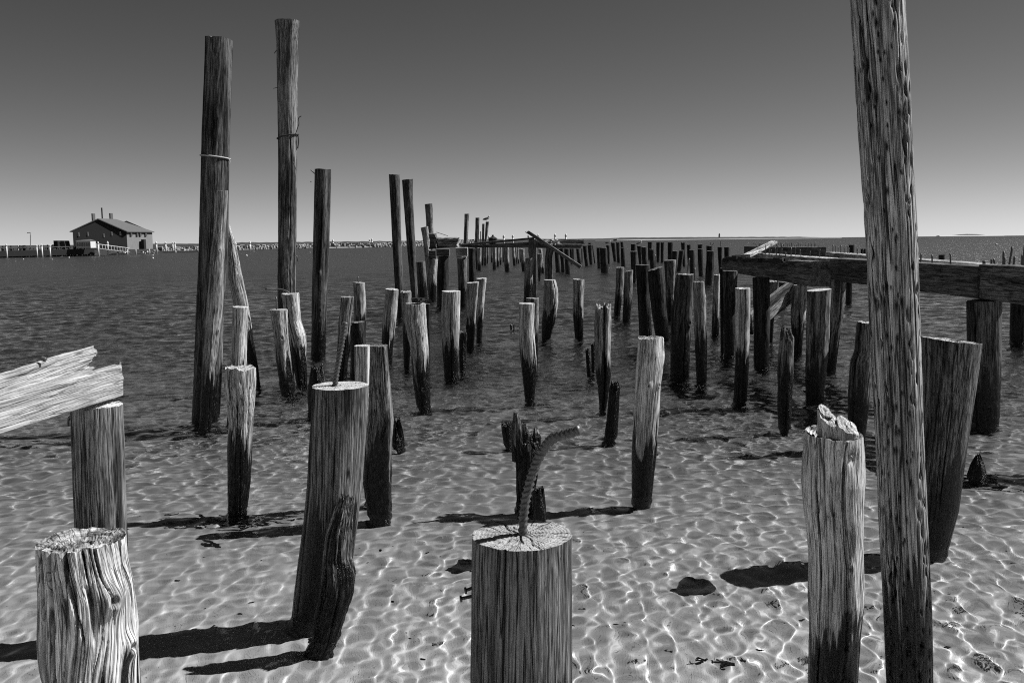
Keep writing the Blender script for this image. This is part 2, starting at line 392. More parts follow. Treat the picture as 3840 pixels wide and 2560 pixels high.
# ------------------------------------------------------------------ setting: water and sea bed
rng0 = np.random.default_rng(11)
def spacing(Y): return np.where(np.asarray(Y) < 45, np.maximum(.0095, .0030 * np.asarray(Y)), .0030 * 45 + (np.asarray(Y) - 45) * .0075)
comps = []
for k in range(50):                # small ripples near the shore, crests mostly running away from the camera
    lam = .062 * (5.0 ** rng0.random()); a = rng0.normal(0, .5) + (PI if rng0.random() < .4 else 0) - .25
    comps.append(('n', lam, a, rng0.random() * 6.28, .0030 * (lam / .1) ** 1.2 * (.4 + rng0.random() * .8)))
for k in range(9):                 # slow swell that stretches the light pattern
    lam = .38 * (2.6 ** rng0.random()); a = rng0.normal(.6, .9)
    comps.append(('n', lam, a, rng0.random() * 6.28, .028 * lam * (.5 + rng0.random() * .7)))
for k in range(64):                # wind ripples further out, crests across the view
    lam = .085 * (4.2 ** rng0.random()); a = PI / 2 + rng0.normal(.15, .75)
    comps.append(('m', lam, a, rng0.random() * 6.28, .0052 * lam * (.6 + rng0.random())))
for k in range(50):
    lam = .26 * (6 ** rng0.random()); a = PI / 2 + rng0.normal(.25, .75)
    comps.append(('f', lam, a, rng0.random() * 6.28, .0075 * lam * (.6 + rng0.random())))
NEARK, MIDK, FARK = .150, .70, .46
def wave(X, Y):
    Z = np.zeros_like(X); sp = spacing(Y)
    wn = np.clip((8.4 - Y) / 4.4, .12, 1) * (1 + .35 * gnoise(X * 1.1 + 40, Y * .7 + 10, 5)) * np.clip(.80 + .07 * (X + 1.0), .68, .95)
    wm = np.clip((Y - 4.0) / 5.5, .10, 1) * (1 + .35 * gnoise(X * .35 + 9, Y * .25 + 3, 6))
    wf = np.clip((Y - 9) / 16, 0, 1)
    for (t, lam, a, ph, A) in comps:
        k = 2 * PI / lam; f = np.clip(lam / (2.4 * sp) - 1, 0, 1)
        g = (wn * NEARK if t == 'n' else wm * MIDK if t == 'm' else wf * FARK)
        Z += A * f * g * np.sin(k * math.cos(a) * X + k * math.sin(a) * Y + ph)
    return Z
Ys = [1.5]
while Ys[-1] < 6000: Ys.append(Ys[-1] + (spacing(Ys[-1]) if Ys[-1] < 260 else Ys[-1] * .03))
Ys = np.array(Ys); NX = 760
u = np.linspace(-1, 1, NX)
Yg, Ug = np.meshgrid(Ys, u, indexing='ij'); Xg = Ug * (Yg * .66 + 1.2)
Zg = wave(Xg, Yg)
Vw = np.stack([Xg, Yg, Zg], -1).reshape(-1, 3)
i = np.arange(len(Ys) - 1)[:, None] * NX; j = np.arange(NX - 1)[None, :]
Fw = np.stack([i + j, i + j + 1, i + NX + j + 1, i + NX + j], -1).reshape(-1, 4)
m, nt, out = newmat('sea water'); b = NB(nt)
pos = b.n('ShaderNodeNewGeometry').outputs['Position']
far = b.sstep(b.n('ShaderNodeSeparateXYZ', {0: pos}).outputs[1], 12., 60.)
n1 = b.noise(pos, (1.0, 1.0, 1.0), 3.2, 4, .62); n2 = b.noise(pos, (.5, 1., 1.), .9, 4, .62)
n0 = b.noise(pos, (1., 2.4, 1.), 7., 3, .6); mid = b.sstep(b.n('ShaderNodeSeparateXYZ', {0: pos}).outputs[1], 5., 16.)
n3 = b.noise(pos, (.45, 1.1, 1.), 1.6, 3, .6)
hgt = b.mixf(far, b.math('ADD', b.math('MULTIPLY', n1, .006), b.math('MULTIPLY', n0, b.math('MULTIPLY', mid, .012))), b.math('ADD', b.math('MULTIPLY', n3, .20), b.math('MULTIPLY', n2, .75)))
rgh = b.mixf(far, 0., .30)
bp = b.n('ShaderNodeBump', {'Strength': 1., 'Distance': 1., 'Height': hgt})
gl = b.n('ShaderNodeBsdfGlass', {'Color': (1, 1, 1, 1), 'Roughness': rgh, 'IOR': 1.333, 'Normal': bp.outputs[0]})
nt.links.new(gl.outputs[0], out.inputs[0])
water = mesh_obj('water', Vw, Fw, m); water['kind'] = 'structure'; water.cycles.is_caustics_caster = True
# sea bed
def bedz(Y): return np.interp(Y, [0, 3.5, 8, 12, 18, 40, 6000], [-.10, -.17, -.34, -.62, -1.4, -3, -3])
Yb = np.r_[np.linspace(0, 16, 160), np.geomspace(16.3, 6000, 50)]; ub = np.linspace(-1, 1, 160)
Yg, Ug = np.meshgrid(Yb, ub, indexing='ij'); Xg = Ug * (Yg * .8 + 6)
Zg = bedz(Yg) + .018 * gnoise(Xg * 1.3 + 50, Yg * 1.3 + 50, 21) + .006 * gnoise(Xg * 5 + 50, Yg * 9 + 50, 22)
n = 160; i = np.arange(len(Yb) - 1)[:, None] * n; j = np.arange(n - 1)[None, :]
Fb = np.stack([i + j, i + j + 1, i + n + j + 1, i + n + j], -1).reshape(-1, 4)
m, nt, out = newmat('sand'); b = NB(nt)
pos = b.n('ShaderNodeNewGeometry').outputs['Position']
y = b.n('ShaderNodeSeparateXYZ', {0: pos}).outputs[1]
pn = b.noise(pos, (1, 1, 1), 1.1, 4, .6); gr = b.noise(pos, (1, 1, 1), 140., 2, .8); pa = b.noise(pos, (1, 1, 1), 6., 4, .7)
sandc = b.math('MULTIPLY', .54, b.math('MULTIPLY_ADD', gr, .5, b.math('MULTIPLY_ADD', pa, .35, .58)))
weed = b.math('EXPONENT', b.math('MULTIPLY', b.math('MAXIMUM', b.math('ADD', b.math('SUBTRACT', y, 4.5), b.math('MULTIPLY', pn, 2.0)), 0.), -.25))     # bed colour darkened with distance, painting in light absorbed by deeper water
col = b.math('MULTIPLY_ADD', weed, sandc, .075)  # weed here is the painted falloff of light with depth, not plants
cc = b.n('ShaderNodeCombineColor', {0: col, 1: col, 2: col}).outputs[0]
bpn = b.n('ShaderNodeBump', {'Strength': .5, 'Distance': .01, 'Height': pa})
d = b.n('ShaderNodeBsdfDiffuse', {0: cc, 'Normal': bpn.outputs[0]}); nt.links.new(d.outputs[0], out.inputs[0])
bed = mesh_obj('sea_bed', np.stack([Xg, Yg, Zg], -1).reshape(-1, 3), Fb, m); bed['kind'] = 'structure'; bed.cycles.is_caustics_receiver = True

# ------------------------------------------------------------------ piles
seedc = [100]
def pile(tg, rows, wd='gr', label=None, name='wooden_pile', cat='pile', group=None, q=1, lean=0., cp=None, parts=False, dist=None, **kw):
    """rows: (y, left x, right x) of the outline from the cut top to the water line, in pixels of one view of the photo"""
    seedc[0] += 13; sd = kw.pop('seed', seedc[0])
    yb, xl, xr = rows[-1]; bx, by = px(tg, (xl + xr) / 2, yb)
    base = uw(bx, by) if dist is None else uz(bx, by, dist)
    Y = base[1]; path, ra = [], []
    n = len(rows)
    for k, (y, a, c_) in enumerate(rows):
        x0, y0 = px(tg, a, y); x1, _ = px(tg, c_, y)
        Yk = Y + lean * (1 - k / (n - 1)); A_ = uz(x0, y0, Yk); B_ = uz(x1, y0, Yk)
        path.append((A_ + B_) / 2); ra.append((B_[0] - A_[0]) / 2 * .985)
    d = path[-1] - path[-2]; d = d / max(.05, abs(d[2])); bot = bedz(Y) - .12
    if path[-1][2] > bot + .05:
        path.append(path[-1] + d * (path[-1][2] - bot)); ra.append(ra[-1])
    L = np.linalg.norm(path[0] - path[-1])
    if q == 3: res = dict(nth=300, nz=int(min(620, max(240, L * 300))), capn=26)
    elif q == 2: res = dict(nth=144, nz=int(min(260, max(90, L * 100))), capn=12)
    elif q == 1: res = dict(nth=64, nz=int(min(110, max(40, L * 35))), capn=6)
    else: res = dict(nth=20, nz=14, capn=3, grain=0., ncr=1, lump=.05)
    rg_ = np.random.default_rng(sd)
    opt = dict(seed=sd, rag=float(rg_.uniform(.004, .022)), tilt=(float(np.clip(rg_.normal(0, .05), -.1, .1)), -.03), **res)
    if q == 2: opt['erode'] = .05
    opt.update(kw)
    mats = [W[wd], CP[cp or wd]]
    if parts:
        r = root_at(name, label, cat, (base[0], base[1], 0), group)
        loft(name, path, ra, ra, mats, cap_parts=True, parent=r, **opt)
        r['top'] = [float(v) for v in path[0]]; o = r
    else:
        o = loft(name, path, ra, ra, mats, **opt)[0]; tag(o, label, cat, group)
    o_path.append((path, ra)); return o
o_path = []
def rebar(parent, tg, pts, Y, r, ribs=0., name='rebar', mat=None, dY=None, n=8):
    P = []
    for k, (x, y) in enumerate(pts):
        yy = Y + (dY[k] if dY else 0); P.append(uz(*px(tg, x, y), yy))
    return tube(name, P, r, mat or STEEL, n=n, ribs=ribs, step=.004 if ribs else None, parent=parent)
def Yof(o): return o.location[1]

# --- foreground stumps
s1 = pile('P', [(372, 318, 1008), (560, 322, 1030), (800, 335, 1075), (1100, 345, 1100), (1568, 378, 1118), (2560, 400, 1130)], 'bl',
          'pale split stump with hollow mossy top, lower left corner of the photo', q=3, parts=True, cp='rot', hollow=.03, ncr=22, crd=.07, crw=.018,
          wide=((-128, .085, .34, -.02, .62, .12), (-112, .045, .28, -.02, .95, .15), (-86, .03, .2, -.02, .5, .35), (-68, .028, .2, -.02, .3, .3), (-48, .025, .15, -.02, .35, .2), (-60, .09, .22, .12, .34, -.1)),
          lump=.06, grain=.05, knots=((-36, .15, .032, .25), (-14, .30, .028, .22), (-88, .40, .026, .14)), rag=.02, ragp=1.3, tilt=(0, 0), wob=.3, seed=7)
s2 = pile('N', [(1085, 366, 1188), (1300, 358, 1193), (1568, 356, 1196), (3480, 350, 1200)], 'br',
          'smooth round sawn stump with thick bent steel bar standing in its top, front centre', q=3, parts=True, rag=.006, tilt=(0, 0), lump=.012, grain=.018, ncr=14, crd=.05, crw=.02, ccr=16, thc=(-112, -80), seed=9)
Y2 = Yof(s2)
rebar(s2, 'N', [(785, 1110), (787, 1050), (790, 950), (810, 800), (850, 640), (905, 490), (955, 400), (1005, 330), (1035, 305), (1060, 295), (1250, 240)],
      Y2, .0130, ribs=.021, dY=[0, 0, 0, -.01, -.02, -.04, -.06, -.09, -.11, -.13, -.20], n=26)
for (a, c_) in (((1990, 925), (1850, 985)), ((1990, 1010), (1812, 1052))):
    P0 = uz(*px('Q', *a), Y2 + .02); P1 = uz(*px('Q', *c_), Y2 - .0)
    tube('nail', [P0, P1, P1 + np.array([-.004, 0, 0])], .006, STEEL, n=8, parent=s2)
    tube('nail', [P1 + np.array([-.006, 0, -.001]), P1], .012, STEEL, n=8, parent=s2)
s3 = pile('O', [(172, 624, 934), (300, 612, 940), (450, 605, 944), (600, 618, 938), (760, 634, 932), (900, 642, 936), (1100, 638, 938), (1300, 648, 915), (1568, 636, 905), (1690, 640, 900)], 'po',
          'grey gnarled stump with a broken chunk of heartwood on its hollow top, right foreground', q=3, parts=True, cp='rot', hollow=.035, ncr=10, crd=.16, crw=.03,
          lump=.045, grain=.04, knots=((-78, .37, .02, .10), (-110, .22, .022, -.12), (-84, .60, .024, .12), (-70, .05, .02, -.12), (-66, .70, .018, .1)), rag=.012, tilt=(.05, -.10), wob=.3, seed=13)
Y3 = Yof(s3)
cp_ = uz(*px('U', 200, 190), Y3 + .0)
ch = loft('heartwood_chunk', [uz(*px('U', 196, 108), Y3), uz(*px('U', 204, 200), Y3), uz(*px('U', 208, 300), Y3 - .01)], [.036, .042, .045], [.03, .035, .04],
          [W['bb'], CP['bl']], nth=90, nz=90, seed=5, rag=.012, lump=.10, grain=.09, ncr=5, crd=.2, tilt=(.55, -.75), shape='s', ss=5)[0]; adopt(ch, s3)
ch2 = loft('heartwood_chunk', [uz(*px('U', 172, 66), Y3 + .01), uz(*px('U', 178, 112), Y3 + .01)], [.024, .028], [.022, .025],
           [W['bb'], CP['bl']], nth=60, nz=40, seed=6, rag=.006, lump=.2, grain=.12, ncr=3, tilt=(.35, -.8))[0]; adopt(ch2, s3)
for (x_, y_, r__, sd_) in ((318, 200, .032, 3), (362, 222, .026, 4), (335, 238, .028, 6), (300, 225, .02, 8)):
    q_ = uz(*px('U', x_, y_), Y3 - .02)
    c3_ = loft('splinter', [q_ + [0, 0, .02], q_ - [0, 0, .05]], [r__, r__ * 1.2], [r__, r__], [W['bb'], CP['bl']], nth=60, nz=40, seed=sd_, rag=.006, tilt=(.5, -.9), lump=.25, grain=.12, ncr=3, shape='s', ss=4)[0]; adopt(c3_, s3)
pole = pile('F', [(-140, 1948, 2070), (0, 1955, 2075), (200, 1967, 2087), (400, 1980, 2096), (540, 1990, 2104), (800, 2002, 2112), (1000, 2012, 2118), (1200, 2020, 2128), (1400, 2032, 2137), (1568, 2038, 2140), (1700, 2041, 2141)], 'pp',
            'tall pale worm-holed pole rising past the top of the photo at right', name='tall_pole', cat='pole', q=3, pits=760, ncr=44, crd=.045, crw=.010, grain=.03, lump=.010, seed=17, nz=1100, nth=360)
lean = pile('F', [(884, 716, 848), (1000, 712, 841), (1100, 706, 833), (1200, 697, 823), (1300, 682, 808), (1405, 670, 794)], 'br',
            'thick brown leaning pile with a flat sawn top and thin straight steel bar', q=3, parts=True, rag=.004, tilt=(0, 0), lump=.015, grain=.02, ncr=16, crd=.06, crw=.02, twist=-.35, ccr=10, knots=((-52, .62, .02, .10),), seed=23)
rebar(lean, 'G', [(1185, 680), (1195, 600), (1220, 440), (1250, 280), (1275, 120), (1290, 20)], Yof(lean), .0125, ribs=.02, n=14)
wetb = pile('Q', [(170, 812, 932), (350, 745, 928), (500, 690, 918), (700, 672, 912), (850, 664, 948), (1000, 655, 940), (1200, 610, 890), (1370, 580, 845)], 'wt',
            'black rotten splintered stump with pale crusted tip in front of the leaning pile', q=3, ncr=10, crd=.3, crw=.08, lump=.12, grain=.1, rag=.10, erode=.12, hollow=.03, seed=29)
bp_ = pile('F', [(925, 166, 278), (1100, 171, 284), (1280, 178, 291), (1440, 183, 297)], 'br', 'straight brown pile carrying the bleached broken beam at left', q=3, parts=True, lump=.012, grain=.022, ncr=16, crd=.07, crw=.02, seed=31)
rebar(bp_, 'R', [(665, 885), (635, 892), (627, 930), (626, 972)], Yof(bp_), .007, name='hook')
thick = pile('F', [(838, 517, 586), (880, 515, 586), (922, 522, 584), (969, 527, 580), (1016, 522, 579), (1102, 523, 575), (1162, 524, 569)], 'bl',
             'shaggy pale pile with crumbly crusted top and black lower half', q=3, lump=.05, grain=.075, ncr=8, crd=.12, rag=.035, hollow=.01, erode=.05, seed=37, nz=420)
light = pile('F', [(772, 1465, 1525), (814, 1463, 1527), (850, 1460, 1522), (908, 1457, 1517), (978, 1453, 1512), (1041, 1450, 1509), (1138, 1450, 1499)], 'bl',
             'pale knotty pile with sunlit right edge, standing alone right of centre', q=3, lump=.035, grain=.025, ncr=5, crd=.10, crw=.03, cp='rot',
             knots=((-96, .22, .022, .16), (-48, .22, .02, .16), (-40, .5, .02, .12), (-20, .14, .05, .07)), seed=41, nz=420, erode=.04)
bigr = pile('F', [(780, 2120, 2251), (919, 2119, 2232), (1084, 2110, 2209), (1167, 2103, 2199), (1250, 2097, 2177)], 'dd',
            'broad dark pile with hollow rimmed top just behind the tall pale pole', q=3, cp='rot', hollow=.03, lump=.012, grain=.02, ncr=12, crd=.06, crw=.02, tilt=(.12, 0), seed=43, rag=.008)
# --- left middle group
tA = pile('F', [(88, 472, 534), (360, 463, 526), (540, 458, 524), (760, 449, 512), (962, 441, 500)], 'dd', 'tallest left pile, dark, with a white rope ring around it', name='tall_pile', q=2, parts=True, lump=.02, grain=.04, ncr=10, crd=.10, crw=.03, cp='dk', tilt=(.1, 0), seed=51, rag=.02)
YA = Yof(tA)
def ring(parent, tg, y, xl, xr, Y, r, mat, sag=.03, tail=0., name='rope'):
    a = uz(*px(tg, xl, y), Y); c_ = uz(*px(tg, xr, y), Y); cen = (a + c_) / 2; R_ = (c_[0] - a[0]) / 2 * 1.06
    P = [cen + np.array([R_ * math.cos(t), R_ * math.sin(t), -sag * math.cos(t)]) for t in np.linspace(-.1, 2 * PI - .1, 26)]
    if tail: P += [P[-1] + np.array([.01, -.01, -tail * .5]), P[-1] + np.array([-.01, -.01, -tail])]
    return tube(name, P, r, mat, n=6, parent=parent)
ring(tA, 'F', 361, 463, 526, YA, .008, ROPE, .02, .07)
pile('F', [(438, 497, 523), (529, 491, 518), (604, 482, 515), (704, 474, 512), (820, 466, 499), (842, 465, 494), (978, 458, 486)], 'gr', 'pale slender pile leaning against the tallest left pile', q=2, lump=.05, grain=.04, ncr=6, crd=.15, knots=((-120, .25, .03, .2), (-60, .2, .02, .15), (-30, .48, .02, .2)), seed=53)
pile('F', [(690, 496, 514), (842, 490, 511), (950, 487, 505)], 'dk', 'dark pile hidden behind the foot of the tallest left pile', q=1)
pile('F', [(514, 520, 527), (540, 521, 536), (570, 523, 543), (640, 525, 558), (700, 537, 570), (780, 556, 582), (840, 570, 593), (884, 582, 598)], 'bl', 'pale curved log slanting down to the right beside the tallest left pile', name='leaning_log', cat='log', q=2, lump=.04, grain=.05, ncr=6, crd=.12, knots=((-90, .55, .03, .14),), seed=57)
pile('F', [(704, 535, 571), (760, 534, 568), (830, 530, 566), (968, 521, 552)], 'bl', 'short pale flat-topped pile right behind the shaggy crusted pile', q=2, lump=.03, knots=((-60, .5, .025, .15),))
tB = pile('F', [(48, 631, 689), (100, 635, 685), (320, 639, 683), (540, 639, 681), (665, 637, 679), (872, 643, 676)], 'dk', 'highest grey pile with flared top, knotted rope and bent nails', name='tall_pile', q=2, parts=True, lump=.015, grain=.03, ncr=9, crd=.08, crw=.03, seed=61)
YB = Yof(tB)
ring(tB, 'F', 314, 638, 684, YB, .010, ROPED, -.03, .2)
rebar(tB, 'S', [(650, 655), (668, 600), (676, 580), (668, 548), (690, 535)], YB - .12, .007, name='wire')
rebar(tB, 'S', [(545, 135), (525, 162)], YB - .05, .006, name='nail'); rebar(tB, 'S', [(545, 365), (520, 372)], YB - .05, .004, name='nail')
rebar(tB, 'S', [(640, 810), (656, 860)], YB - .15, .005, name='nail'); rebar(tB, 'V', [(118, 440), (135, 450), (143, 500)], YB - 0, .008, name='hook')
p16 = pile('F', [(672, 646, 686), (735, 656, 692), (770, 662, 702), (805, 668, 703), (850, 675, 706), (881, 680, 707)], 'bl', 'split pale pile with a bent bar pointing left, below the highest grey pile', q=2, parts=True, lump=.06, ncr=5, crd=.3, crw=.07, erode=.1, rag=.02, seed=67)
rebar(p16, 'B', [(1145, 1360), (1110, 1330), (1060, 1310), (1000, 1303), (865, 1300)], Yof(p16), .013, dY=[0, 0, 0, 0, -.1])
p17 = pile('F', [(710, 620, 660), (735, 624, 661), (782, 631, 663), (817, 633, 667), (852, 638, 673), (902, 645, 679)], 'gr', 'grey pile with a round bright knot and short upright bar, leaning right', q=2, parts=True, lump=.05, ncr=5, knots=((-70, .2, .04, .2),), erode=.12, seed=71)
rebar(p17, 'B', [(990, 1540), (985, 1390)], Yof(p17), .010)
p18 = pile('F', [(388, 723, 761), (560, 719, 757), (680, 716, 752), (812, 714, 748)], 'dd', 'tall dark pile with a nail near its top and a pale scar halfway up', name='tall_pile', q=2, parts=True, lump=.012, grain=.025, ncr=6, crd=.06, knots=((-88, .4, .03, .18),), seed=73)
rebar(p18, 'V', [(265, -250), (262, -240)], Yof(p18), .008, name='nail')
rebar(p18, 'S', [(768, 882), (744, 860)], Yof(p18) - .02, .008, name='nail')
pile('F', [(828, 714, 742), (860, 711, 747), (945, 707, 746)], 'wt', 'splintered black stub left of the leaning sawn pile', cat='stub', name='pile_stub', q=2, rag=.22, ncr=6, crd=.3, lump=.15, seed=79)
pile('F', [(681, 783, 813), (740, 777, 806), (790, 775, 802), (866, 770, 797)], 'gr', 'ridged grey pile directly behind the thin straight bar', q=2, lump=.06, ncr=6, crd=.2, rag=.01)
p21 = pile('F', [(648, 811, 838), (700, 812, 841), (786, 813, 840)], 'gr', 'square-shouldered pile with small spike on top, behind the thin bar to the right', q=1, parts=True, ncr=5, crd=.2)
rebar(p21, 'V', [(706, 700), (703, 640)], Yof(p21), .012)
pile('F', [(738, 808, 838), (790, 805, 841), (858, 803, 840)], 'ug', 'short black-streaked pile behind the pair of square posts', q=2, lump=.07, ncr=4)
pile('F', [(745, 801, 814), (800, 790, 806), (846, 782, 796)], 'wt', 'thin black log leaning behind the thin straight bar', name='leaning_log', cat='log', q=1)
pile('F', [(792, 815, 849), (876, 816, 848), (1000, 824, 852), (1140, 838, 862)], 'bl', 'squared pale post touching the left side of a dark post', name='square_post', cat='post', q=2, shape='s', ss=5, lump=.015, ncr=3, seed=83)
pile('F', [(791, 851, 889), (862, 850, 894), (965, 846, 903), (1016, 838, 901), (1102, 835, 900), (1175, 844, 899)], 'dk', 'squared dark post with torn lower half, right of the leaning sawn pile', name='square_post', cat='post', q=2, shape='s', ss=5, lump=.04, ncr=5, crd=.2, erode=.1, seed=87, nz=300)
pile('F', [(948, 903, 918), (985, 902, 925), (1016, 902, 928)], 'wt', 'jagged black stub right of the squared dark post', cat='stub', name='pile_stub', q=2, rag=.2, lump=.2, ncr=5, crd=.3)
pile('F', [(663, 886, 916), (722, 880, 912), (788, 876, 904), (832, 874, 901)], 'bl', 'pale flat-topped pile below the left one of two tall slim poles', q=2, lump=.05, ncr=4)
pile('F', [(400, 893, 918), (560, 901, 922), (661, 907, 927), (725, 910, 930)], 'dd', 'left one of two tall slim dark poles side by side', name='tall_pile', q=1, lump=.012, ncr=3, crd=.05, knots=((-40, .15, .04, .1),))
pile('F', [(412, 923, 949), (441, 925, 948), (558, 934, 954), (685, 945, 960), (738, 949, 964)], 'dd', 'right one of two tall slim dark poles side by side', name='tall_pile', q=1, lump=.02, ncr=3, crd=.05)
pile('C', [(115, 505, 578), (390, 522, 590), (820, 545, 610)], 'dk', 'slim dark pole rising behind the mossy timber block', name='tall_pile', q=1)
p28 = pile('I', [(310, 512, 632), (500, 545, 655), (800, 580, 685), (1400, 628, 705)], 'gr', 'pale-tipped pole leaning left beside the mossy timber block', q=1, parts=True, tilt=(-.2, 0))
ring(p28, 'I', 680, 568, 670, Yof(p28), .012, ROPED, .05); ring(p28, 'I', 780, 578, 680, Yof(p28), .012, ROPED, .02)
p29 = pile('I', [(830, 635, 795), (1100, 625, 775), (1480, 640, 765)], 'gr', 'pile with black square block on top, under the mossy timber block', q=1, parts=True)
def blk(tg, x0, y0, x1, y1, Y, dy, mat, seed, name='beam_block', parent=None, rag=.0, lump=.02):
    a = uz(*px(tg, x0, (y0 + y1) / 2), Y); c_ = uz(*px(tg, x1, (y0 + y1) / 2), Y); t = uz(*px(tg, (x0 + x1) / 2, y0), Y); bo = uz(*px(tg, (x0 + x1) / 2, y1), Y)
    h = (t[2] - bo[2]) / 2
    o = loft(name, [a, c_], [h, h], [dy, dy], mat, U=(0, 0, 1), Vv=(0, 1, 0), shape='s', ss=14, nth=64, nz=24, seed=seed, lump=lump, grain=.01, ncr=2, crd=.05, rag=rag, rag_end=rag)[0]
    if parent is not None: adopt(o, parent)
    return o
BMm = [W['bm'], W['bm']]
blk('I', 650, 690, 765, 826, Yof(p29), .14, BMm, 3, parent=p29)
p31 = pile('I', [(785, 800, 970), (1100, 780, 975), (1590, 770, 960)], 'ug', 'very thick black pile with wide block under the left end of the sagging beam', q=1, parts=True, ncr=2)
blk('I', 775, 662, 985, 782, Yof(p31), .2, BMm, 5, parent=p31)
pile('I', [(870, 430, 585), (1100, 440, 610), (1500, 472, 625)], 'dk', 'plain dark pile right of two tall slim poles', q=1, lump=.015)
pile('C', [(1090, 500, 558), (1568, 500, 552), (1700, 505, 550)], 'ug', 'black pile half hidden behind the pale cracked pile with debris on top', q=1, lump=.08)
p33 = pile('I', [(822, 1105, 1270), (1300, 1125, 1270), (1560, 1140, 1250)], 'dk', 'pile with sunlit square block and splintered board on top', q=1, parts=True, rag=.03)
blk('I', 1090, 642, 1280, 772, Yof(p33), .17, [W['gr'], CP['gr']], 7, parent=p33); blk('I', 1080, 782, 1285, 812, Yof(p33), .2, [W['bl'], CP['bl']], 8, name='board', parent=p33, rag=.08, lump=.1)
p34 = pile('I', [(655, 1290, 1410), (760, 1292, 1405), (1190, 1295, 1420), (1480, 1300, 1420)], 'ug', 'black pile under the middle of the thin sagging beam', q=1)
p35 = pile('F', [(696, 931, 978), (735, 928, 981), (805, 942, 986), (876, 948, 988), (930, 956, 989)], 'bl', 'pale cracked pile with leafy debris on top, swelling at its middle', q=2, parts=True, lump=.05, ncr=4, crd=.2, thc=(-92,), crw=.03, knots=((-100, .55, .03, .2),), erode=.06, seed=91)
Y35 = Yof(p35); mbx = MB(); rn = random.Random(4)
for k in range(16):
    c_ = uz(*px('C', 400 + rn.random() * 80, 1045 + rn.random() * 28), Y35 + rn.uniform(-.06, .06)); mbx.box(c_, (.05 * rn.random() + .01, .02, .012 * rn.random() + .003), rn.random() * 3)
mbx.build('debris', W['wt'], p35)
pile('F', [(667, 920, 945), (735, 924, 945), (840, 927, 941)], 'gr', 'rough-topped pile just left behind the pale cracked pile with debris', q=1, rag=.04, ncr=4, crd=.25)
pile('F', [(668, 1015, 1058), (734, 1013, 1056), (808, 1016, 1055), (862, 1020, 1053)], 'bl', 'broad pale flat-topped pile with a split down its middle', q=2, lump=.03, ncr=5, crd=.15, crw=.03, thc=(-80,), erode=.05)
pile('F', [(648, 1073, 1100), (711, 1069, 1094), (796, 1071, 1089)], 'bl', 'pale squared pile, left of a pair of grooved posts', q=2, shape='s', ss=5, lump=.05, erode=.1, ncr=4, crd=.2)
pile('F', [(638, 1093, 1118), (699, 1094, 1112), (782, 1094, 1107)], 'bl', 'pale grooved post, right of a pair, with chipped top', q=2, ncr=5, crd=.25, crw=.06, rag=.02)
pile('F', [(752, 1055, 1072), (846, 1055, 1070)], 'wt', 'black rotten stub right of the broad flat-topped pile', cat='stub', name='pile_stub', q=1, rag=.2, lump=.15)
# far poles behind the sagging beam
pa = pile('I', [(92, 1227, 1305), (570, 1212, 1280), (1030, 1205, 1265)], 'dk', 'thick pole above the right end of the mossy timber block', name='tall_pile', q=1)
pile('I', [(156, 1407, 1472), (580, 1397, 1462), (1000, 1395, 1455)], 'dk', 'pole standing left of the gull pole', name='tall_pile', q=1)
pile('I', [(256, 1515, 1555), (560, 1508, 1548), (935, 1505, 1540)], 'dk', 'thin pole touching the left side of the gull pole', name='tall_pile', q=0)
gp = pile('I', [(224, 1575, 1630), (560, 1552, 1594), (935, 1545, 1585)], 'dk', 'right-leaning pole with a gull on its top', name='tall_pile', q=1)
pile('I', [(380, 1484, 1500), (560, 1482, 1498), (900, 1480, 1496)], 'dk', 'thinnest stake left of the gull pole', name='stake', cat='stake', q=0)
FG = 'piles standing in rows under and behind the sagging beam'
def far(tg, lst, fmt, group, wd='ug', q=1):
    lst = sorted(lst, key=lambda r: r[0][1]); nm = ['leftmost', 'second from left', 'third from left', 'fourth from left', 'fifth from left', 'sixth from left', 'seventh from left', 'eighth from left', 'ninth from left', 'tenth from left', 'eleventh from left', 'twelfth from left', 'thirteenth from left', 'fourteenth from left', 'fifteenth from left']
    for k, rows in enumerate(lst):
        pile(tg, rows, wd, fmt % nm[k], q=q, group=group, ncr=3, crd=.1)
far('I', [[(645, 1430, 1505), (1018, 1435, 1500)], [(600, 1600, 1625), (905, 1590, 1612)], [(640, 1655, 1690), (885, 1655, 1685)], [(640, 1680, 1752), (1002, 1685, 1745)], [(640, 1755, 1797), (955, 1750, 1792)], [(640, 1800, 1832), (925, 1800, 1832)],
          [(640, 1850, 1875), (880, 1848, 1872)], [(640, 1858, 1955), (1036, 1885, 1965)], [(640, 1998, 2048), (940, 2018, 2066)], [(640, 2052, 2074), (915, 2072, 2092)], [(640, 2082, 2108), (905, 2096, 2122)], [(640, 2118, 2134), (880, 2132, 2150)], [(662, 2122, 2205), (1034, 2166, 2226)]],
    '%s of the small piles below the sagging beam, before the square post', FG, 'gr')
p38 = pile('J', [(372, 602, 750), (600, 592, 750), (900, 640, 748), (1395, 660, 745)], 'bm', 'dark square post crossing the right end of the sagging beam', name='square_post', cat='post', q=1, shape='s', lump=.01)
pile('J', [(718, 540, 688), (1000, 525, 680), (1480, 505, 655)], 'gr', 'pale-edged pile left in front of the dark square post', q=1)
pile('J', [(640, 748, 855), (900, 762, 838), (1142, 778, 812)], 'gr', 'leaning pile with bright cap right behind the dark square post', q=1)
pile('J', [(545, 772, 850), (800, 805, 870), (998, 830, 888)], 'gr', 'pile slanting right behind the leaning pile with bright cap', q=1)
pile('J', [(522, 925, 1085), (720, 900, 1040), (1200, 905, 1040)], 'bm', 'black post below the crossing of the fallen plank', name='square_post', cat='post', q=1, shape='s')
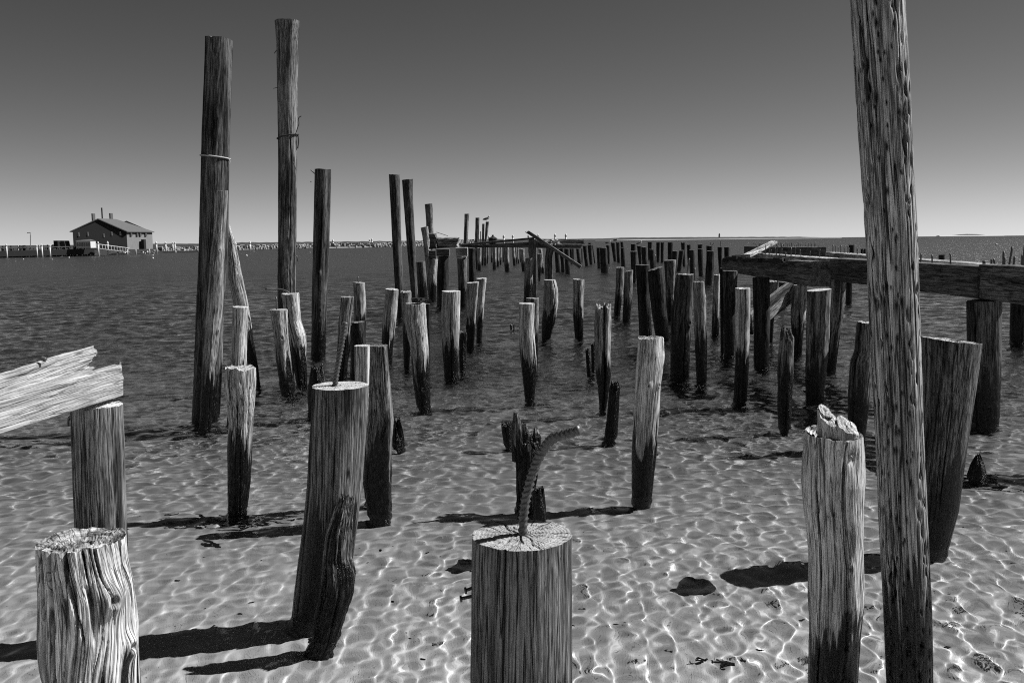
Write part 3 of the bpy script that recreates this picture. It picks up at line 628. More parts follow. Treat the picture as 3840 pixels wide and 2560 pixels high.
pile('F', [(642, 1250, 1277), (664, 1250, 1283), (694, 1248, 1283), (734, 1244, 1275), (776, 1244, 1265)], 'bl', 'pale pile with shaggy bulge on its right side, below the black post', q=2, lump=.06, knots=((0, .3, .09, .2),), ncr=4, crd=.2, crw=.05, thc=(-60,), erode=.1)
pile('F', [(640, 1316, 1342), (675, 1316, 1341), (722, 1315, 1340), (772, 1320, 1340)], 'gr', 'grey pile with cracked rim alone on open water right of the bulging pile', q=2, rag=.02, hollow=.05, lump=.03, erode=.06)
pile('F', [(696, 1191, 1228), (744, 1190, 1226), (807, 1193, 1231), (838, 1196, 1235), (912, 1204, 1229)], 'bl', 'pale flat-topped pile, front one of a close pair at centre', q=2, lump=.05, ncr=4, crd=.1, erode=.08)
pile('F', [(684, 1208, 1238), (744, 1215, 1237), (860, 1218, 1235)], 'gr', 'rear one of the close pair of flat-topped piles at centre', q=2, ncr=4, crd=.2)
pile('H', [(300, 555, 572), (350, 557, 575)], 'wt', 'tiny twin-pronged stub left of the close pair, left prong', cat='stub', name='pile_stub', q=0, rag=.03)
pile('H', [(298, 588, 600), (350, 585, 600)], 'wt', 'tiny twin-pronged stub left of the close pair, right prong', cat='stub', name='pile_stub', q=0, rag=.03)
pile('F', [(690, 1368, 1403), (744, 1365, 1403), (814, 1367, 1403), (861, 1369, 1404), (908, 1374, 1398), (934, 1376, 1394)], 'gr', 'grey pile with jagged split top and black stripe down its front', q=2, rag=.16, ncr=6, crd=.5, crw=.12, thc=(-85,), lump=.05, erode=.08, seed=97)
pile('F', [(798, 1344, 1354), (862, 1348, 1360)], 'wt', 'short rotten twin stub, left piece, beside the jagged split pile', cat='stub', name='pile_stub', q=1, rag=.06)
pile('F', [(782, 1357, 1366), (850, 1358, 1367)], 'wt', 'taller rotten twin stub, right piece, beside the jagged split pile', cat='stub', name='pile_stub', q=1, rag=.1)
pile('F', [(868, 1404, 1420), (885, 1399, 1426), (943, 1394, 1422), (1000, 1388, 1418)], 'wt', 'ragged black stub in front of the jagged split pile', cat='stub', name='pile_stub', q=2, rag=.1, lump=.12, grain=.12, ncr=8, crd=.3)
ssp = pile('F', [(1000, 1186, 1238), (1040, 1183, 1240), (1150, 1186, 1226)], 'wt', 'black splintered stump with tall spike left behind the bent bar', cat='stub', name='pile_stub', q=2, parts=True, rag=.10, ragp=.8, lump=.14, grain=.14, ncr=12, crd=.4, seed=341)
for k_, (y0_, x0_, y1_, x1_, w_) in enumerate(((944, 1185, 1060, 1192, 14), (968, 1203, 1060, 1205, 12), (992, 1217, 1070, 1216, 12), (978, 1230, 1060, 1228, 12))):
    Ys_ = Yof(ssp) - .05 + .02 * k_; a_ = uz(*px('F', x0_, y0_), Ys_); b_ = uz(*px('F', x1_, y1_), Ys_); rr_ = w_ * 1.6327 * Ys_ / FPX
    adopt(loft('splinter', [a_, a_ * .75 + b_ * .25, b_], [rr_ * .4, rr_ * .75, rr_], [rr_ * .4, rr_ * .7, rr_], [W['wt'], CP['wt']], nth=40, nz=50, seed=50 + k_, rag=.03, lump=.4, grain=.2, ncr=5, crd=.4)[0], ssp)
pile('F', [(968, 1152, 1176), (1012, 1156, 1178)], 'wt', 'small black stub touching the left of the splintered stump', cat='stub', name='pile_stub', q=2, rag=.05, lump=.12)
pile('F', [(1112, 1222, 1250), (1160, 1222, 1255), (1208, 1224, 1254)], 'wt', 'low black stub right behind the foot of the bent bar', cat='stub', name='pile_stub', q=2, rag=.08, lump=.12)
# right middle group
pile('D', [(712, 480, 618), (1000, 495, 612), (1395, 515, 645)], 'ug', 'wide dark flat-topped pile, left of a touching dark pair', q=2)
p50 = pile('D', [(745, 600, 750), (900, 605, 770), (1200, 640, 790), (1432, 680, 805)], 'ug', 'wide black slanting pile with small spike, right of a touching dark pair', q=2, parts=True, tilt=(-.3, 0))
rebar(p50, 'D', [(672, 740), (672, 612)], Yof(p50), .012)
pile('D', [(666, 756, 878), (900, 770, 870), (1240, 785, 842)], 'dk', 'dark pile with slanted bright rim behind the slanting black pile', q=1)
p52 = pile('D', [(800, 875, 1048), (1000, 857, 1045), (1200, 837, 1032), (1568, 817, 1012), (1780, 818, 1008)], 'dd', 'thick dark pile with bright oval top, knot and steel spike', q=2, parts=True, cp='bl', knots=((-50, .3, .05, .15),), ncr=3)
rebar(p52, 'D', [(985, 800), (995, 720), (1005, 650)], Yof(p52), .013)
p53 = pile('D', [(872, 1040, 1150), (1100, 1048, 1165), (1300, 1050, 1172), (1568, 1060, 1180), (1836, 1075, 1175)], 'gr', 'grey pile with ragged bright right edge beside the thick spiked pile', q=2, knots=((-10, .12, .05, .2),), rag=.03)
rebar(adopt(p53, tag(root_at('wooden_pile', p53['label'], 'pile', (p53.data.vertices[0].co[0], p53.data.vertices[0].co[1], 0)), 'grey pile with ragged bright right edge beside the thick spiked pile', 'pile')).parent, 'D', [(1056, 870), (1058, 745)], float(p53.parent.location[1]), .012)
p53.name = 'shaft'
for k_ in ('label', 'category'): del p53[k_]
pile('D', [(735, 290, 368), (900, 285, 362), (1183, 265, 332)], 'gr', 'slim grooved pile, left of two short piles standing on open water', q=2, ncr=5, crd=.3, crw=.1, thc=(-100,))
pile('D', [(771, 372, 455), (1000, 363, 447), (1243, 350, 427)], 'gr', 'slim chipped pile, right of two short piles standing on open water', q=2, rag=.01, tilt=(-.2, 0))
pile('D', [(806, 1245, 1305), (1100, 1232, 1302), (1390, 1222, 1300)], 'gr', 'short pile left of the near beam end', q=1)
RG = 'small far piles in the rows right of the fallen plank'
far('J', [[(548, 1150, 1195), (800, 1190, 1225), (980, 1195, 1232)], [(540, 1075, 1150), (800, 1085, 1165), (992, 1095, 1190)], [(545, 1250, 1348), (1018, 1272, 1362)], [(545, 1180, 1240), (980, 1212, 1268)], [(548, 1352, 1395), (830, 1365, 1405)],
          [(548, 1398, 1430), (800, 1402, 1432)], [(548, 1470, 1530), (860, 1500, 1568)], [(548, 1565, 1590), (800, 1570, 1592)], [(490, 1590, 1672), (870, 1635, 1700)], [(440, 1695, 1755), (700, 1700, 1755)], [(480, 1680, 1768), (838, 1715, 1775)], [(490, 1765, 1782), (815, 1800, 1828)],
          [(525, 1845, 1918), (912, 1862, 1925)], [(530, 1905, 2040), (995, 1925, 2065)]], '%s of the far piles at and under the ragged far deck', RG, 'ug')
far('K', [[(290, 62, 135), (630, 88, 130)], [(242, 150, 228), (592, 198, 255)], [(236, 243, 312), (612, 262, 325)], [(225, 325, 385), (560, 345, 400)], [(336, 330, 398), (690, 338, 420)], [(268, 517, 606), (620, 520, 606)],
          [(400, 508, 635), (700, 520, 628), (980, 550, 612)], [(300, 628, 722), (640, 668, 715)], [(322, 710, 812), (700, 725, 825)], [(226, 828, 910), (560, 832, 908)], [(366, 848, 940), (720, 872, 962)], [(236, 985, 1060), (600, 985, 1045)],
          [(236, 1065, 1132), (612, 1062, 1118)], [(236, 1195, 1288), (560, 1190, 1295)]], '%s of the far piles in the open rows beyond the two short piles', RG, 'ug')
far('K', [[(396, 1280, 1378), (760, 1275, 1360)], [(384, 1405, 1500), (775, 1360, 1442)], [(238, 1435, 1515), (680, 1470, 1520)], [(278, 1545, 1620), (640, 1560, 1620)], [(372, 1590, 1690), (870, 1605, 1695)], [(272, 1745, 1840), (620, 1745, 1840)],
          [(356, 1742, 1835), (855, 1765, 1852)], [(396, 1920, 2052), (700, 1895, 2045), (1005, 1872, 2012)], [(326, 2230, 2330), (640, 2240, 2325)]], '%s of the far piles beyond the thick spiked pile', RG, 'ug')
pk = pile('K', [(300, 1905, 2016), (700, 1905, 2010)], 'ug', 'far pile topped by two crossing spikes', q=1, parts=True, group=RG)
rebar(pk, 'K', [(1975, 300), (1985, 228)], Yof(pk), .02); rebar(pk, 'K', [(2000, 300), (2055, 240)], Yof(pk), .02)
pk = pile('K', [(322, 2110, 2196), (800, 2135, 2192)], 'ug', 'far pile topped by one tall thin spike', q=1, parts=True, group=RG)
rebar(pk, 'K', [(2170, 322), (2164, 200)], Yof(pk), .018)
# under the right-hand beams
BG = 'piles carrying the big right-hand beams'
pile('L', [(605, 272, 497), (1100, 288, 470), (1815, 295, 450)], 'dd', 'thick pile under the left end of the near beam', q=2, group=BG, ncr=3)
pile('L', [(562, 236, 272), (1100, 240, 285), (1790, 245, 290)], 'ug', 'narrow black post at the left end of the near beam', q=1, group=BG, name='square_post', cat='post', shape='s')
pile('F', [(661, 1689, 1723), (760, 1688, 1722), (850, 1687, 1720), (914, 1684, 1716)], 'bl', 'pale ridged pile standing in front of the near beam', q=2, lump=.04, ncr=5, crd=.15, thc=(-85,), erode=.08)
pile('L', [(700, 715, 962), (1200, 730, 975), (2000, 735, 960)], 'ug', 'thick dark pile under the middle of the near beam', q=2, group=BG)
pile('D', [(868, 1790, 1878), (1200, 1800, 1842), (1462, 1792, 1822)], 'gr', 'sunlit narrowing pile just right of the thick middle pile', q=1, group=BG)
pile('D', [(880, 1885, 1952), (1090, 1885, 1950)], 'ug', 'short far pile seen under the near beam left of the brace', q=1, group=BG)
pile('D', [(910, 2022, 2158), (1200, 1997, 2145), (1400, 2010, 2122), (1560, 2005, 2110)], 'gr', 'pile with bright right edge behind the top of the brace', q=2, group=BG, erode=.06, lump=.04)
pile('F', [(742, 1796, 1814), (768, 1791, 1824), (850, 1786, 1822), (940, 1784, 1818), (974, 1786, 1816)], 'wt', 'dark pointed rotten stump below the near beam', cat='stub', name='pile_stub', q=2, rag=.16, lump=.1, seed=401)
pile('F', [(665, 1855, 1908), (760, 1852, 1905), (877, 1850, 1895), (910, 1850, 1892)], 'dk', 'thick dark pile with bright uneven top before the black beam end', q=2, cp='bl', ncr=4, crd=.08)
pile('F', [(640, 1905, 1944), (713, 1904, 1938), (784, 1900, 1927), (845, 1896, 1920)], 'dk', 'pile leaning behind the dark pile at the black beam end', q=2, group=BG)
pile('F', [(645, 1944, 1957), (694, 1942, 1956)], 'ug', 'thin far pile right of the leaning one under the second beam', q=1, group=BG)
pile('F', [(738, 1968, 2006), (802, 1963, 2006), (830, 1953, 2005), (900, 1949, 2000), (1010, 1947, 1985)], 'dk', 'dark shouldered pile immediately left of the tall pale pole', q=2, cp='bl', ncr=3, erode=.06, lump=.04)
pile('F', [(688, 2222, 2298), (854, 2225, 2296), (968, 2226, 2293)], 'dd', 'very thick dark pile under the junction of the right beams', q=2, group=BG, lump=.012)
pile('F', [(695, 2322, 2358), (783, 2320, 2355)], 'ug', 'dark pile under the beam at the right edge of the photo', q=1, group=BG)
pile('F', [(1036, 2242, 2250), (1060, 2230, 2260), (1088, 2224, 2264)], 'wt', 'small black spiky stub in the water right of the broad dark pile', cat='stub', name='pile_stub', q=1, rag=.07, lump=.2)
for tg_, rows_, lb in (('E', [(515, 635, 690), (640, 636, 690)], 'small far pile above the far right-hand beam'), ('E', [(552, 752, 805), (640, 752, 805)], 'small far pile at the left side of the tall pale pole'), ('M', [(265, 448, 512), (330, 448, 512)], 'small far square stub above the far beam, right of the tall pale pole')):
    pile(tg_, rows_, 'ug', lb, q=0)

# ------------------------------------------------------------------ beams
def beam(name, p0, p1, h, t, mats, seed, up=(0, 0, 1), nz=160, nth=96, parent=None, h1=None, **kw):
    p0 = np.asarray(p0, float); p1 = np.asarray(p1, float); d = (p1 - p0) / np.linalg.norm(p1 - p0)
    sidev = np.cross(d, up); sidev /= np.linalg.norm(sidev); upv = np.cross(sidev, d)
    o = loft(name, [p0, (p0 + p1) / 2, p1], [h / 2, (h + (h1 or h)) / 4, (h1 or h) / 2], [t / 2] * 3, mats, U=upv, Vv=sidev, shape='s', ss=16, nz=nz, nth=nth, seed=seed, **{**dict(lump=.012, grain=.012, ncr=6, crd=.03, crw=.03), **kw})[0]
    if parent is not None: adopt(o, parent)
    return o
# bleached broken beam at left
YL, YR = 3.75, 4.78
a = uz(*px('R', -260, 950), YL - .25); c_ = uz(*px('R', 1105, 545), YR)
hb = (uz(*px('R', 1120, 405), YR)[2] - uz(*px('R', 1120, 690), YR)[2])
rb_ = root_at('broken_beam', 'sun-bleached broken beam of two boards resting on the left pile', 'beam', (float(c_[0]), float(c_[1]), 0))
fb = beam('front_board', a, c_, hb * .80, .05, [W['bb'], CP['bl']], 61, h1=hb * 1.0, nz=420, nth=200, rag_end=.035, ragp=.6, lump=.006, grain=.014, ncr=4, crd=.03, crw=.012, parent=rb_)
a2 = uz(*px('R', -260, 742), YL + .05); c2 = uz(*px('R', 905, 358), YR + .22)
beam('top_board', a2, c2, .150, .05, [W['bb'], CP['bl']], 67, up=(-.15, .9, 1), nz=460, nth=220, rag_end=.26, lump=.05, grain=.05, ncr=22, crd=.35, crw=.03, h1=.165, parent=rb_)
a3 = uz(*px('R', -260, 830), YL - .02); c3 = uz(*px('R', 850, 478), YR - .0)
beam('splinter_board', a3, c3, .045, .05, [W['bb'], CP['bl']], 71, up=(-.15, .6, 1), nz=300, nth=120, rag_end=.14, lump=.10, grain=.10, ncr=8, crd=.2, h1=.05, parent=rb_)
tube('nail', [uz(*px('R', 1090, 440), YR + .03), uz(*px('R', 1100, 388), YR + .05)], .010, STEEL, parent=rb_)
tube('nail', [uz(*px('R', 350, 900), 4.05), uz(*px('R', 362, 888), 4.02), uz(*px('R', 372, 905), 4.0)], .010, STEEL, parent=rb_)
tube('nail', [uz(*px('R', 380, 348), 4.35), uz(*px('R', 420, 365), 4.35)], .012, STEEL, parent=rb_)
# right-hand beams (front faces in shade); top 1.68 m, height .34 m
ZT, HB = 1.68, .345
def atz(tg, x, y, z): return uw(*px(tg, x, y), z)
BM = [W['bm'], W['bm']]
def rbeam(tg, bl, br, zb, label, seed, name='pier_beam', t=.34, h=None, h0=None, **kw):
    p0 = atz(tg, bl[0], bl[1], zb); p1 = atz(tg, br[0], br[1], zb); d = p1 - p0; d /= np.linalg.norm(d)
    back = np.array([-d[1], d[0], 0.]);  back = back if np.dot(back, p0 + p1) > 0 else -back
    hh = h or HB; h0_ = h0 or hh
    q0 = p0 + back * t / 2 + np.array([0, 0, h0_ / 2]); q1 = p1 + back * t / 2 + np.array([0, 0, hh / 2])
    r = root_at(name, label, 'beam', (q1[0], q1[1], 0)); beam('timber', q0, q1, h0_, t, BM, seed, h1=hh, parent=r, **kw); r['e'] = [*map(float, q0), *map(float, q1)]
    return r
zb = CAM_H - .665
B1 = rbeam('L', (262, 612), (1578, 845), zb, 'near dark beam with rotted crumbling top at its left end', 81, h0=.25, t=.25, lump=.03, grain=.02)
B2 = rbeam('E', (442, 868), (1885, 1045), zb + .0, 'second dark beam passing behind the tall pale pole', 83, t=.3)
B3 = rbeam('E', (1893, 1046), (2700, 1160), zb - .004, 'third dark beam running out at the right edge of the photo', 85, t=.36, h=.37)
# second row of timbers behind
def tbeam(tg, tl, tr, zt, label, seed, t=.3, h=.3, mats=BM, **kw):       # by the front top edge
    p0 = atz(tg, tl[0], tl[1], zt); p1 = atz(tg, tr[0], tr[1], zt); d = p1 - p0; d /= np.linalg.norm(d)
    back = np.array([-d[1], d[0], 0.]); back = back if np.dot(back, p0 + p1) > 0 else -back
    q0 = p0 + back * t / 2 - np.array([0, 0, h / 2]); q1 = p1 + back * t / 2 - np.array([0, 0, h / 2])
    r = root_at('pier_beam', label, 'beam', (q1[0], q1[1], 0)); beam('timber', q0, q1, h, t, mats, seed, parent=r, **kw); r['e'] = [*map(float, q0), *map(float, q1)]
    return r
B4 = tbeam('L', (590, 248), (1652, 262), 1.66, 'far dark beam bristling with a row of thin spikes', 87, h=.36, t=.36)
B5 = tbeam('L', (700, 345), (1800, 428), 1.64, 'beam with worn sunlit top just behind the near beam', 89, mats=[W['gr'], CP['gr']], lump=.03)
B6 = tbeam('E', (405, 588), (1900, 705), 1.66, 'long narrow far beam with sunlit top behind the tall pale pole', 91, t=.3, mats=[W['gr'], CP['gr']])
def spikes(r, n, lo, hi, hgt, rad, seed, fn=None):
    e = np.array(r['e']); p0, p1 = e[:3], e[3:]; rn = np.random.default_rng(seed)
    for k in range(n):
        f = lo + (hi - lo) * (k + .8 * rn.random()) / n; p = p0 + (p1 - p0) * f + np.array([0, rn.uniform(-.1, .1), .1]); hh = hgt * (.5 + rn.random())
        tube('spike', [p, p + np.array([rn.normal(0, .12) * hh, 0, .08 + hh])], rad, STEEL, n=5, parent=r)
spikes(B4, 46, .05, .97, .13, .010, 1); spikes(B5, 9, .1, .9, .10, .008, 2); spikes(B6, 12, .03, .45, .10, .008, 3); spikes(B1, 6, .45, .8, .15, .009, 4); spikes(B2, 3, .55, .95, .10, .010, 5); spikes(B3, 6, .05, .4, .16, .011, 6)
for (x0, y0, x1, y1, L_) in ((925, 388, 925, 330, .03), (1000, 392, 1005, 318, .02), (1045, 395, 1025, 312, .02), (1320, 408, 1325, 268, .016)):
    pb = atz('M', x0, y0, 1.66); tube('spike', [pb, uz(*px('M', x1, y1), pb[1])], L_ * .6, STEEL, n=6, parent=B3)
e = np.array(B6['e']);
for f_, hh in ((.01, .16), (.1, .16)):
    p = e[:3] + (e[3:] - e[:3]) * f_; tube('spike', [p, p + np.array([0, 0, .15 + hh])], .014, STEEL, n=6, parent=B6)
del B6['e'], B5['e'], B4['e'], B3['e'], B2['e'], B1['e']
# rotted crumbs on the near beam's left end
rn = random.Random(8); mbx = MB()
for k in range(150):
    u_ = rn.random() ** 1.3; c_ = uz(*px('L', 340 + u_ * 800, 455 + rn.uniform(-10, 6) - 60 * math.exp(-((u_ - .22) / .16) ** 2) * rn.random()), 18.2 - 5.0 * u_ + rn.random() * .3)
    mbx.box(c_, (rn.uniform(.02, .14), rn.uniform(.02, .08), rn.uniform(.006, .035)), rn.random() * 3)
mbx.build('rotten_splinters', W['wt'], B1)
# loose sloping plank and diagonal brace
pl = beam('sloping_plank', uz(*px('L', 625, 392), 19.5), uz(*px('L', 1028, 190), 22.), .07, .16, [W['gr'], CP['gr']], 93, nz=60, nth=48); tag(pl, 'loose pale plank sloping up to the right over the near beam', 'plank')
br_ = beam('diagonal_brace', uz(*px('L', 660, 1392), 14.9), uz(*px('L', 1400, 812), 16.6), .36, .12, [W['dk'], CP['dk']], 95, nz=80, nth=64); tag(br_, 'diagonal brace board between the piles under the near beam', 'brace')
# sagging middle beam
YM = 30.5
sb = root_at('sagging_beam', 'long thin sagging beam running from the mossy block to the square post', 'beam', (0, YM, 0))
beam('upper_timber', uz(*px('I', 650, 656), YM), uz(*px('J', 700, 358), YM), .07, .2, BM, 101, h1=.07, parent=sb)
beam('lower_timber', uz(*px('I', 1180, 632), YM + .1), uz(*px('J', 600, 480), YM + .1), .06, .3, BM, 103, h1=.17, parent=sb)
rd = root_at('ragged_deck', 'ragged stacked timbers of the far deck right of the square post', 'deck', (0, YM + 1, 0))
beam('timber', uz(*px('J', 745, 500), YM + .8), uz(*px('J', 1600, 505), YM + 1.2), .14, .5, BM, 105, parent=rd, rag_end=.2)
beam('timber', uz(*px('J', 760, 440), YM + .9), uz(*px('J', 1612, 430), YM + 1.3), .13, .4, BM, 107, parent=rd, rag_end=.15)
beam('timber', uz(*px('J', 800, 385), YM + 1.2), uz(*px('J', 1612, 398), YM + 1.5), .05, .4, BM, 109, parent=rd, lump=.1, rag_end=.15)
mbx = MB(); rn = random.Random(12)
for k in range(50):
    c_ = uz(*px('J', 860 + rn.random() * 260, 385 + rn.random() * 100), YM + .5 + rn.random() * .4); mbx.box(c_, (rn.uniform(.05, .3), .04, rn.uniform(.01, .03)), rn.random() * 3)
mbx.build('splinters', W['gr'], rd)
fp = beam('fallen_plank', uz(*px('J', 530, 205), YM - .6), uz(*px('J', 1560, 890), YM - 1.0), .11, .10, [W['bm'], CP['bl']], 111, rag=.25, nz=120, nth=64); tag(fp, 'long fallen plank lying diagonally across the ragged far deck', 'plank')
mt = root_at('mossy_timber', 'mossy rotted timber block with shaggy top on the sagging beam left end', 'timber', (0, YM - .3, 0))
blk('I', 640, 410, 800, 640, YM - .3, .35, [W['wt'], CP['wt']], 113, name='dark_block', parent=mt, rag=.1, lump=.08); blk('I', 770, 478, 1160, 635, YM - .2, .3, [W['gr'], CP['gr']], 115, name='pale_block', parent=mt, rag=.12, lump=.10)
tube('wire', [uz(*px('I', 770, 395), YM - .4), uz(*px('I', 960, 458), YM - .4)], .01, STEEL, n=5, parent=mt)

# ------------------------------------------------------------------ gulls
def gull(loc, s, face, label):
    r = root_at('gull', label, 'gull', loc, 'gulls perched on piles')
    def ell(c, h, n=14, k=8, mat=FEATH, nm='body', tilt=0.):
        V = []; F = []
        for i in range(k + 1):
            a = PI * i / k
            for j in range(n):
                t = 2 * PI * j / n; x, y, z = -math.cos(a) * h[0], math.sin(a) * math.cos(t) * h[1], math.sin(a) * math.sin(t) * h[2]
                x, z = x * math.cos(tilt) - z * math.sin(tilt), x * math.sin(tilt) + z * math.cos(tilt); V.append(((c[0] + x) * s * face, (c[1] + y) * s, (c[2] + z) * s))
        for i in range(k):
            for j in range(n): F.append((i * n + j, i * n + (j + 1) % n, (i + 1) * n + (j + 1) % n, (i + 1) * n + j))
        return V, F
    m_ = MB()
    for (c, h, t) in (((0, 0, .19), (.20, .075, .085), .35), ((.14, 0, .30), (.055, .045, .07), .9), ((.17, 0, .355), (.05, .038, .042), 0), ((-.2, 0, .12), (.09, .035, .02), .25)):
        m_.add(*ell(c, h, tilt=t))
    b_ = m_.build('body', FEATH, None, True); b_.parent = r
    m_ = MB()
    for sy in (-1, 1): m_.add(*ell((-.06, sy * .055, .20), (.20, .03, .06), tilt=.28))
    b_ = m_.build('wing', GREYF, None, True); b_.parent = r
    m_ = MB(); m_.add([((.21) * s * face, -.012 * s, .35 * s), (.21 * s * face, .012 * s, .35 * s), (.21 * s * face, 0, .368 * s), (.275 * s * face, 0, .35 * s)], [(0, 1, 2), (0, 2, 3), (1, 3, 2), (0, 3, 1)])
    b_ = m_.build('beak', BEAK, None); b_.parent = r
    m_ = MB()
    for sy in (-.025, .025): m_.lathe((0, sy * s, -.01), [(.005 * s, 0), (.005 * s, .13 * s)], 5); m_.box((.015 * s * face, sy * s, -.004), (.03 * s, .015 * s, .004))
    b_ = m_.build('legs', BEAK, None); b_.parent = r
def toppt(tg, x, y, base): Yb_ = uw(*px(tg, *base))[1]; return uz(*px(tg, x, y), Yb_)
gull(toppt('I', 1588, 222, (1565, 935)), 1.2, 1, 'gull standing on the right-leaning pole against the sky')
gull(toppt('K', 98, 288, (110, 630)), 1.0, 1, 'gull on a low far pile, left of the tightly spaced far piles')
gull(toppt('J', 2200, 430, (2190, 790)) + np.array([0, 0, .0]), 1.0, 1, 'gull with raised head at the left of the far pile row, on the horizon')
gull(toppt('K', 670, 300, (690, 640)), 1.0, 1, 'gull hunched on a far pile in the middle of the far row')

# ------------------------------------------------------------------ rocks, weed, pebbles on the bottom
def rock(name, c, h, seed, label, mat=DROCK, cat='rock'):
    n, k = 28, 16; N_ = Noise(seed); V, F = [], []
    a = np.linspace(0, PI, k + 1); t = np.linspace(0, 2 * PI, n, endpoint=False); A_, T_ = np.meshgrid(a, t, indexing='ij')
    r = 1 + .22 * N_.pol(T_, A_, 5, .8) + .12 * N_.pol(T_, A_, 11, .4) + .05 * N_.pol(T_, A_, 23, .2); r[0] = r[0].mean(); r[-1] = r[-1].mean()
    P = np.stack([c[0] + h[0] * r * np.sin(A_) * np.cos(T_), c[1] + h[1] * r * np.sin(A_) * np.sin(T_), c[2] - h[2] * r * np.cos(A_)], -1).reshape(-1, 3)
    for i in range(k):
        for j in range(n): F.append((i * n + j, i * n + (j + 1) % n, (i + 1) * n + (j + 1) % n, (i + 1) * n + j))
    o = mesh_obj(name, P, F, mat); tag(o, label, cat); return o
def bedpt(tg, x, y):
    p = uw(*px(tg, x, y), -.2)
    for _ in range(3): p = uw(*px(tg, x, y), float(bedz(p[1])) * .75)
    p[2] = float(bedz(p[1])); return p
p = bedpt('F', 1597, 1388); rock('rock', p + np.array([0, 0, .06]), (.10, .08, .13), 5, 'dark rock in the clear shallows right of the centre stump')
p = bedpt('F', 1068, 1338); rock('rock', p + np.array([.0, 0, .05]), (.075, .06, .10), 6, 'dark rock half hidden behind the left side of the centre stump')
rn = random.Random(21)
def weedclump(tg, x, y, L, wdt, n, label, hgt=.06, seed=1):
    rn = random.Random(seed); c = bedpt(tg, x, y); m_ = MB()
    for k in range(n):
        a = rn.gauss(.15, .5) + (PI if rn.random() < .5 else 0); l_ = L * rn.uniform(.3, 1); x0 = c[0] + rn.gauss(0, L * .35); y0 = c[1] + rn.gauss(0, wdt); z0 = c[2] + .012 + rn.random() * hgt
        pts = []; w_ = rn.uniform(.006, .016)
        for q in range(5):
            f = q / 4; pts.append((x0 + l_ * f * math.cos(a) * .6, y0 + l_ * f * math.sin(a) * .3 + .01 * math.sin(q + k), z0 + .015 * math.sin(q * 1.7 + k)))
        V = []; F = []
        for (X, Y, Z) in pts: V += [(X, Y - w_, Z), (X, Y + w_, Z + .004), (X, Y + w_, Z + .008), (X, Y - w_, Z + .005)]
        for q in range(4):
            for s_ in range(4): F.append((q * 4 + s_, q * 4 + (s_ + 1) % 4, q * 4 + 4 + (s_ + 1) % 4, q * 4 + 4 + s_))
        m_.add(V, F)
    o = m_.build('seaweed_clump', W['wt'], smooth=True); tag(o, label, 'seaweed')
weedclump('F', 500, 1240, .55, .07, 70, 'dark seaweed tangle under water left of the thick leaning pile', .10, 1)
weedclump('F', 2300, 1150, .8, .10, 60, 'dark weed bed under water at the right edge of the photo', .1, 3)
weedclump('F', 1655, 1548, .14, .02, 7, 'small weed tuft on the sand at the bottom edge of the photo', .01, 2)
tw = loft('driftwood_twig', [uw(*px('P', 2035, 290), .04), uw(*px('P', 1990, 310), .015), uw(*px('P', 1880, 350), -.04), uw(*px('P', 1780, 400), -.10)], [.012, .016, .014, .01], [.012, .016, .014, .01], [W['wt'], CP['wt']], nth=16, nz=30, seed=3, lump=.2)[0]
tag(tw, 'knobbly driftwood twig poking out of the water by the seaweed tangle', 'twig')
m_ = MB(); rn = random.Random(33)
for k in range(110):
    x = rn.uniform(0, 2352); y = rn.uniform(1180, 1568); p = bedpt('F', x, y); r_ = rn.uniform(.003, .012)
    m_.lathe((p[0], p[1], p[2] + .002), [(r_ * .7, -r_ * .2), (r_, r_ * .15), (r_ * .5, r_ * .5)], 7, rn.uniform(.7, 1.6), 1)
pb = m_.build('pebbles', DROCK, smooth=True); pb['kind'] = 'stuff'; pb['label'] = 'scattered small dark pebbles and shell bits on the sand'

# ------------------------------------------------------------------ far shore, breakwater, pier house
def land(name, tl, top, D, mat, depth, seed, kind='structure'):
    """low land: list of (x, y) top outline in photo px at distance D"""
    rn = np.random.default_rng(seed); xs = np.array([q[0] for q in tl], float); ys = np.array([q[1] for q in tl], float)
    X = np.linspace(xs[0], xs[-1], 300); Yp = np.interp(X, xs, ys)
    V, F = [], []; nn = 5
    nz_ = np.interp(np.arange(300), np.arange(0, 300, 3), rn.random(100)) - .5
    for k in range(300):
        p = uz(X[k], Yp[k] + nz_[k] * top, D); z = max(.2, p[2])
        for (dy, fz) in ((-depth * .5, -.3), (-depth * .25, .55), (0, 1.), (depth * .5, .8), (depth, -.3)): V.append((p[0], D + dy, z * fz if fz > 0 else -2))
    for k in range(299):
        for q in range(nn - 1): F.append((k * nn + q, (k + 1) * nn + q, (k + 1) * nn + q + 1, k * nn + q + 1))
    o = mesh_obj(name, V, F, mat); o['kind'] = kind; return o
land('hills', [(430, 917), (560, 914), (700, 914), (900, 909), (1170, 907), (1600, 902), (1750, 899)], 2.2, 1500, TREES, 60, 1)
land('hills', [(1700, 898), (1850, 896), (2100, 896), (2260, 894), (2330, 891), (2700, 888.5), (3000, 888), (3090, 891)], 1.0, 1900, TREES, 60, 2)
land('beach', [(2230, 902), (2400, 898.5), (2700, 896), (3000, 893), (3150, 892)], .3, 1700, BEACH, 40, 3)
land('island', [(3570, 882.5), (3600, 879), (3625, 877.5), (3660, 878), (3700, 882)], .6, 4500, TREES, 40, 4)
land('beach', [(3520, 883.4), (3600, 882), (3700, 881.6), (3760, 881.2)], .1, 4300, BEACH, 40, 5)
lh = root_at('lighthouse', 'tiny square lighthouse on the far spit right of centre', 'lighthouse', uz(*px('K', 2143, 140), 1880))
l0 = uz(*px('K', 2143, 138), 1880); l1 = uz(*px('K', 2143, 70), 1880); hl = l1[2] - l0[2]
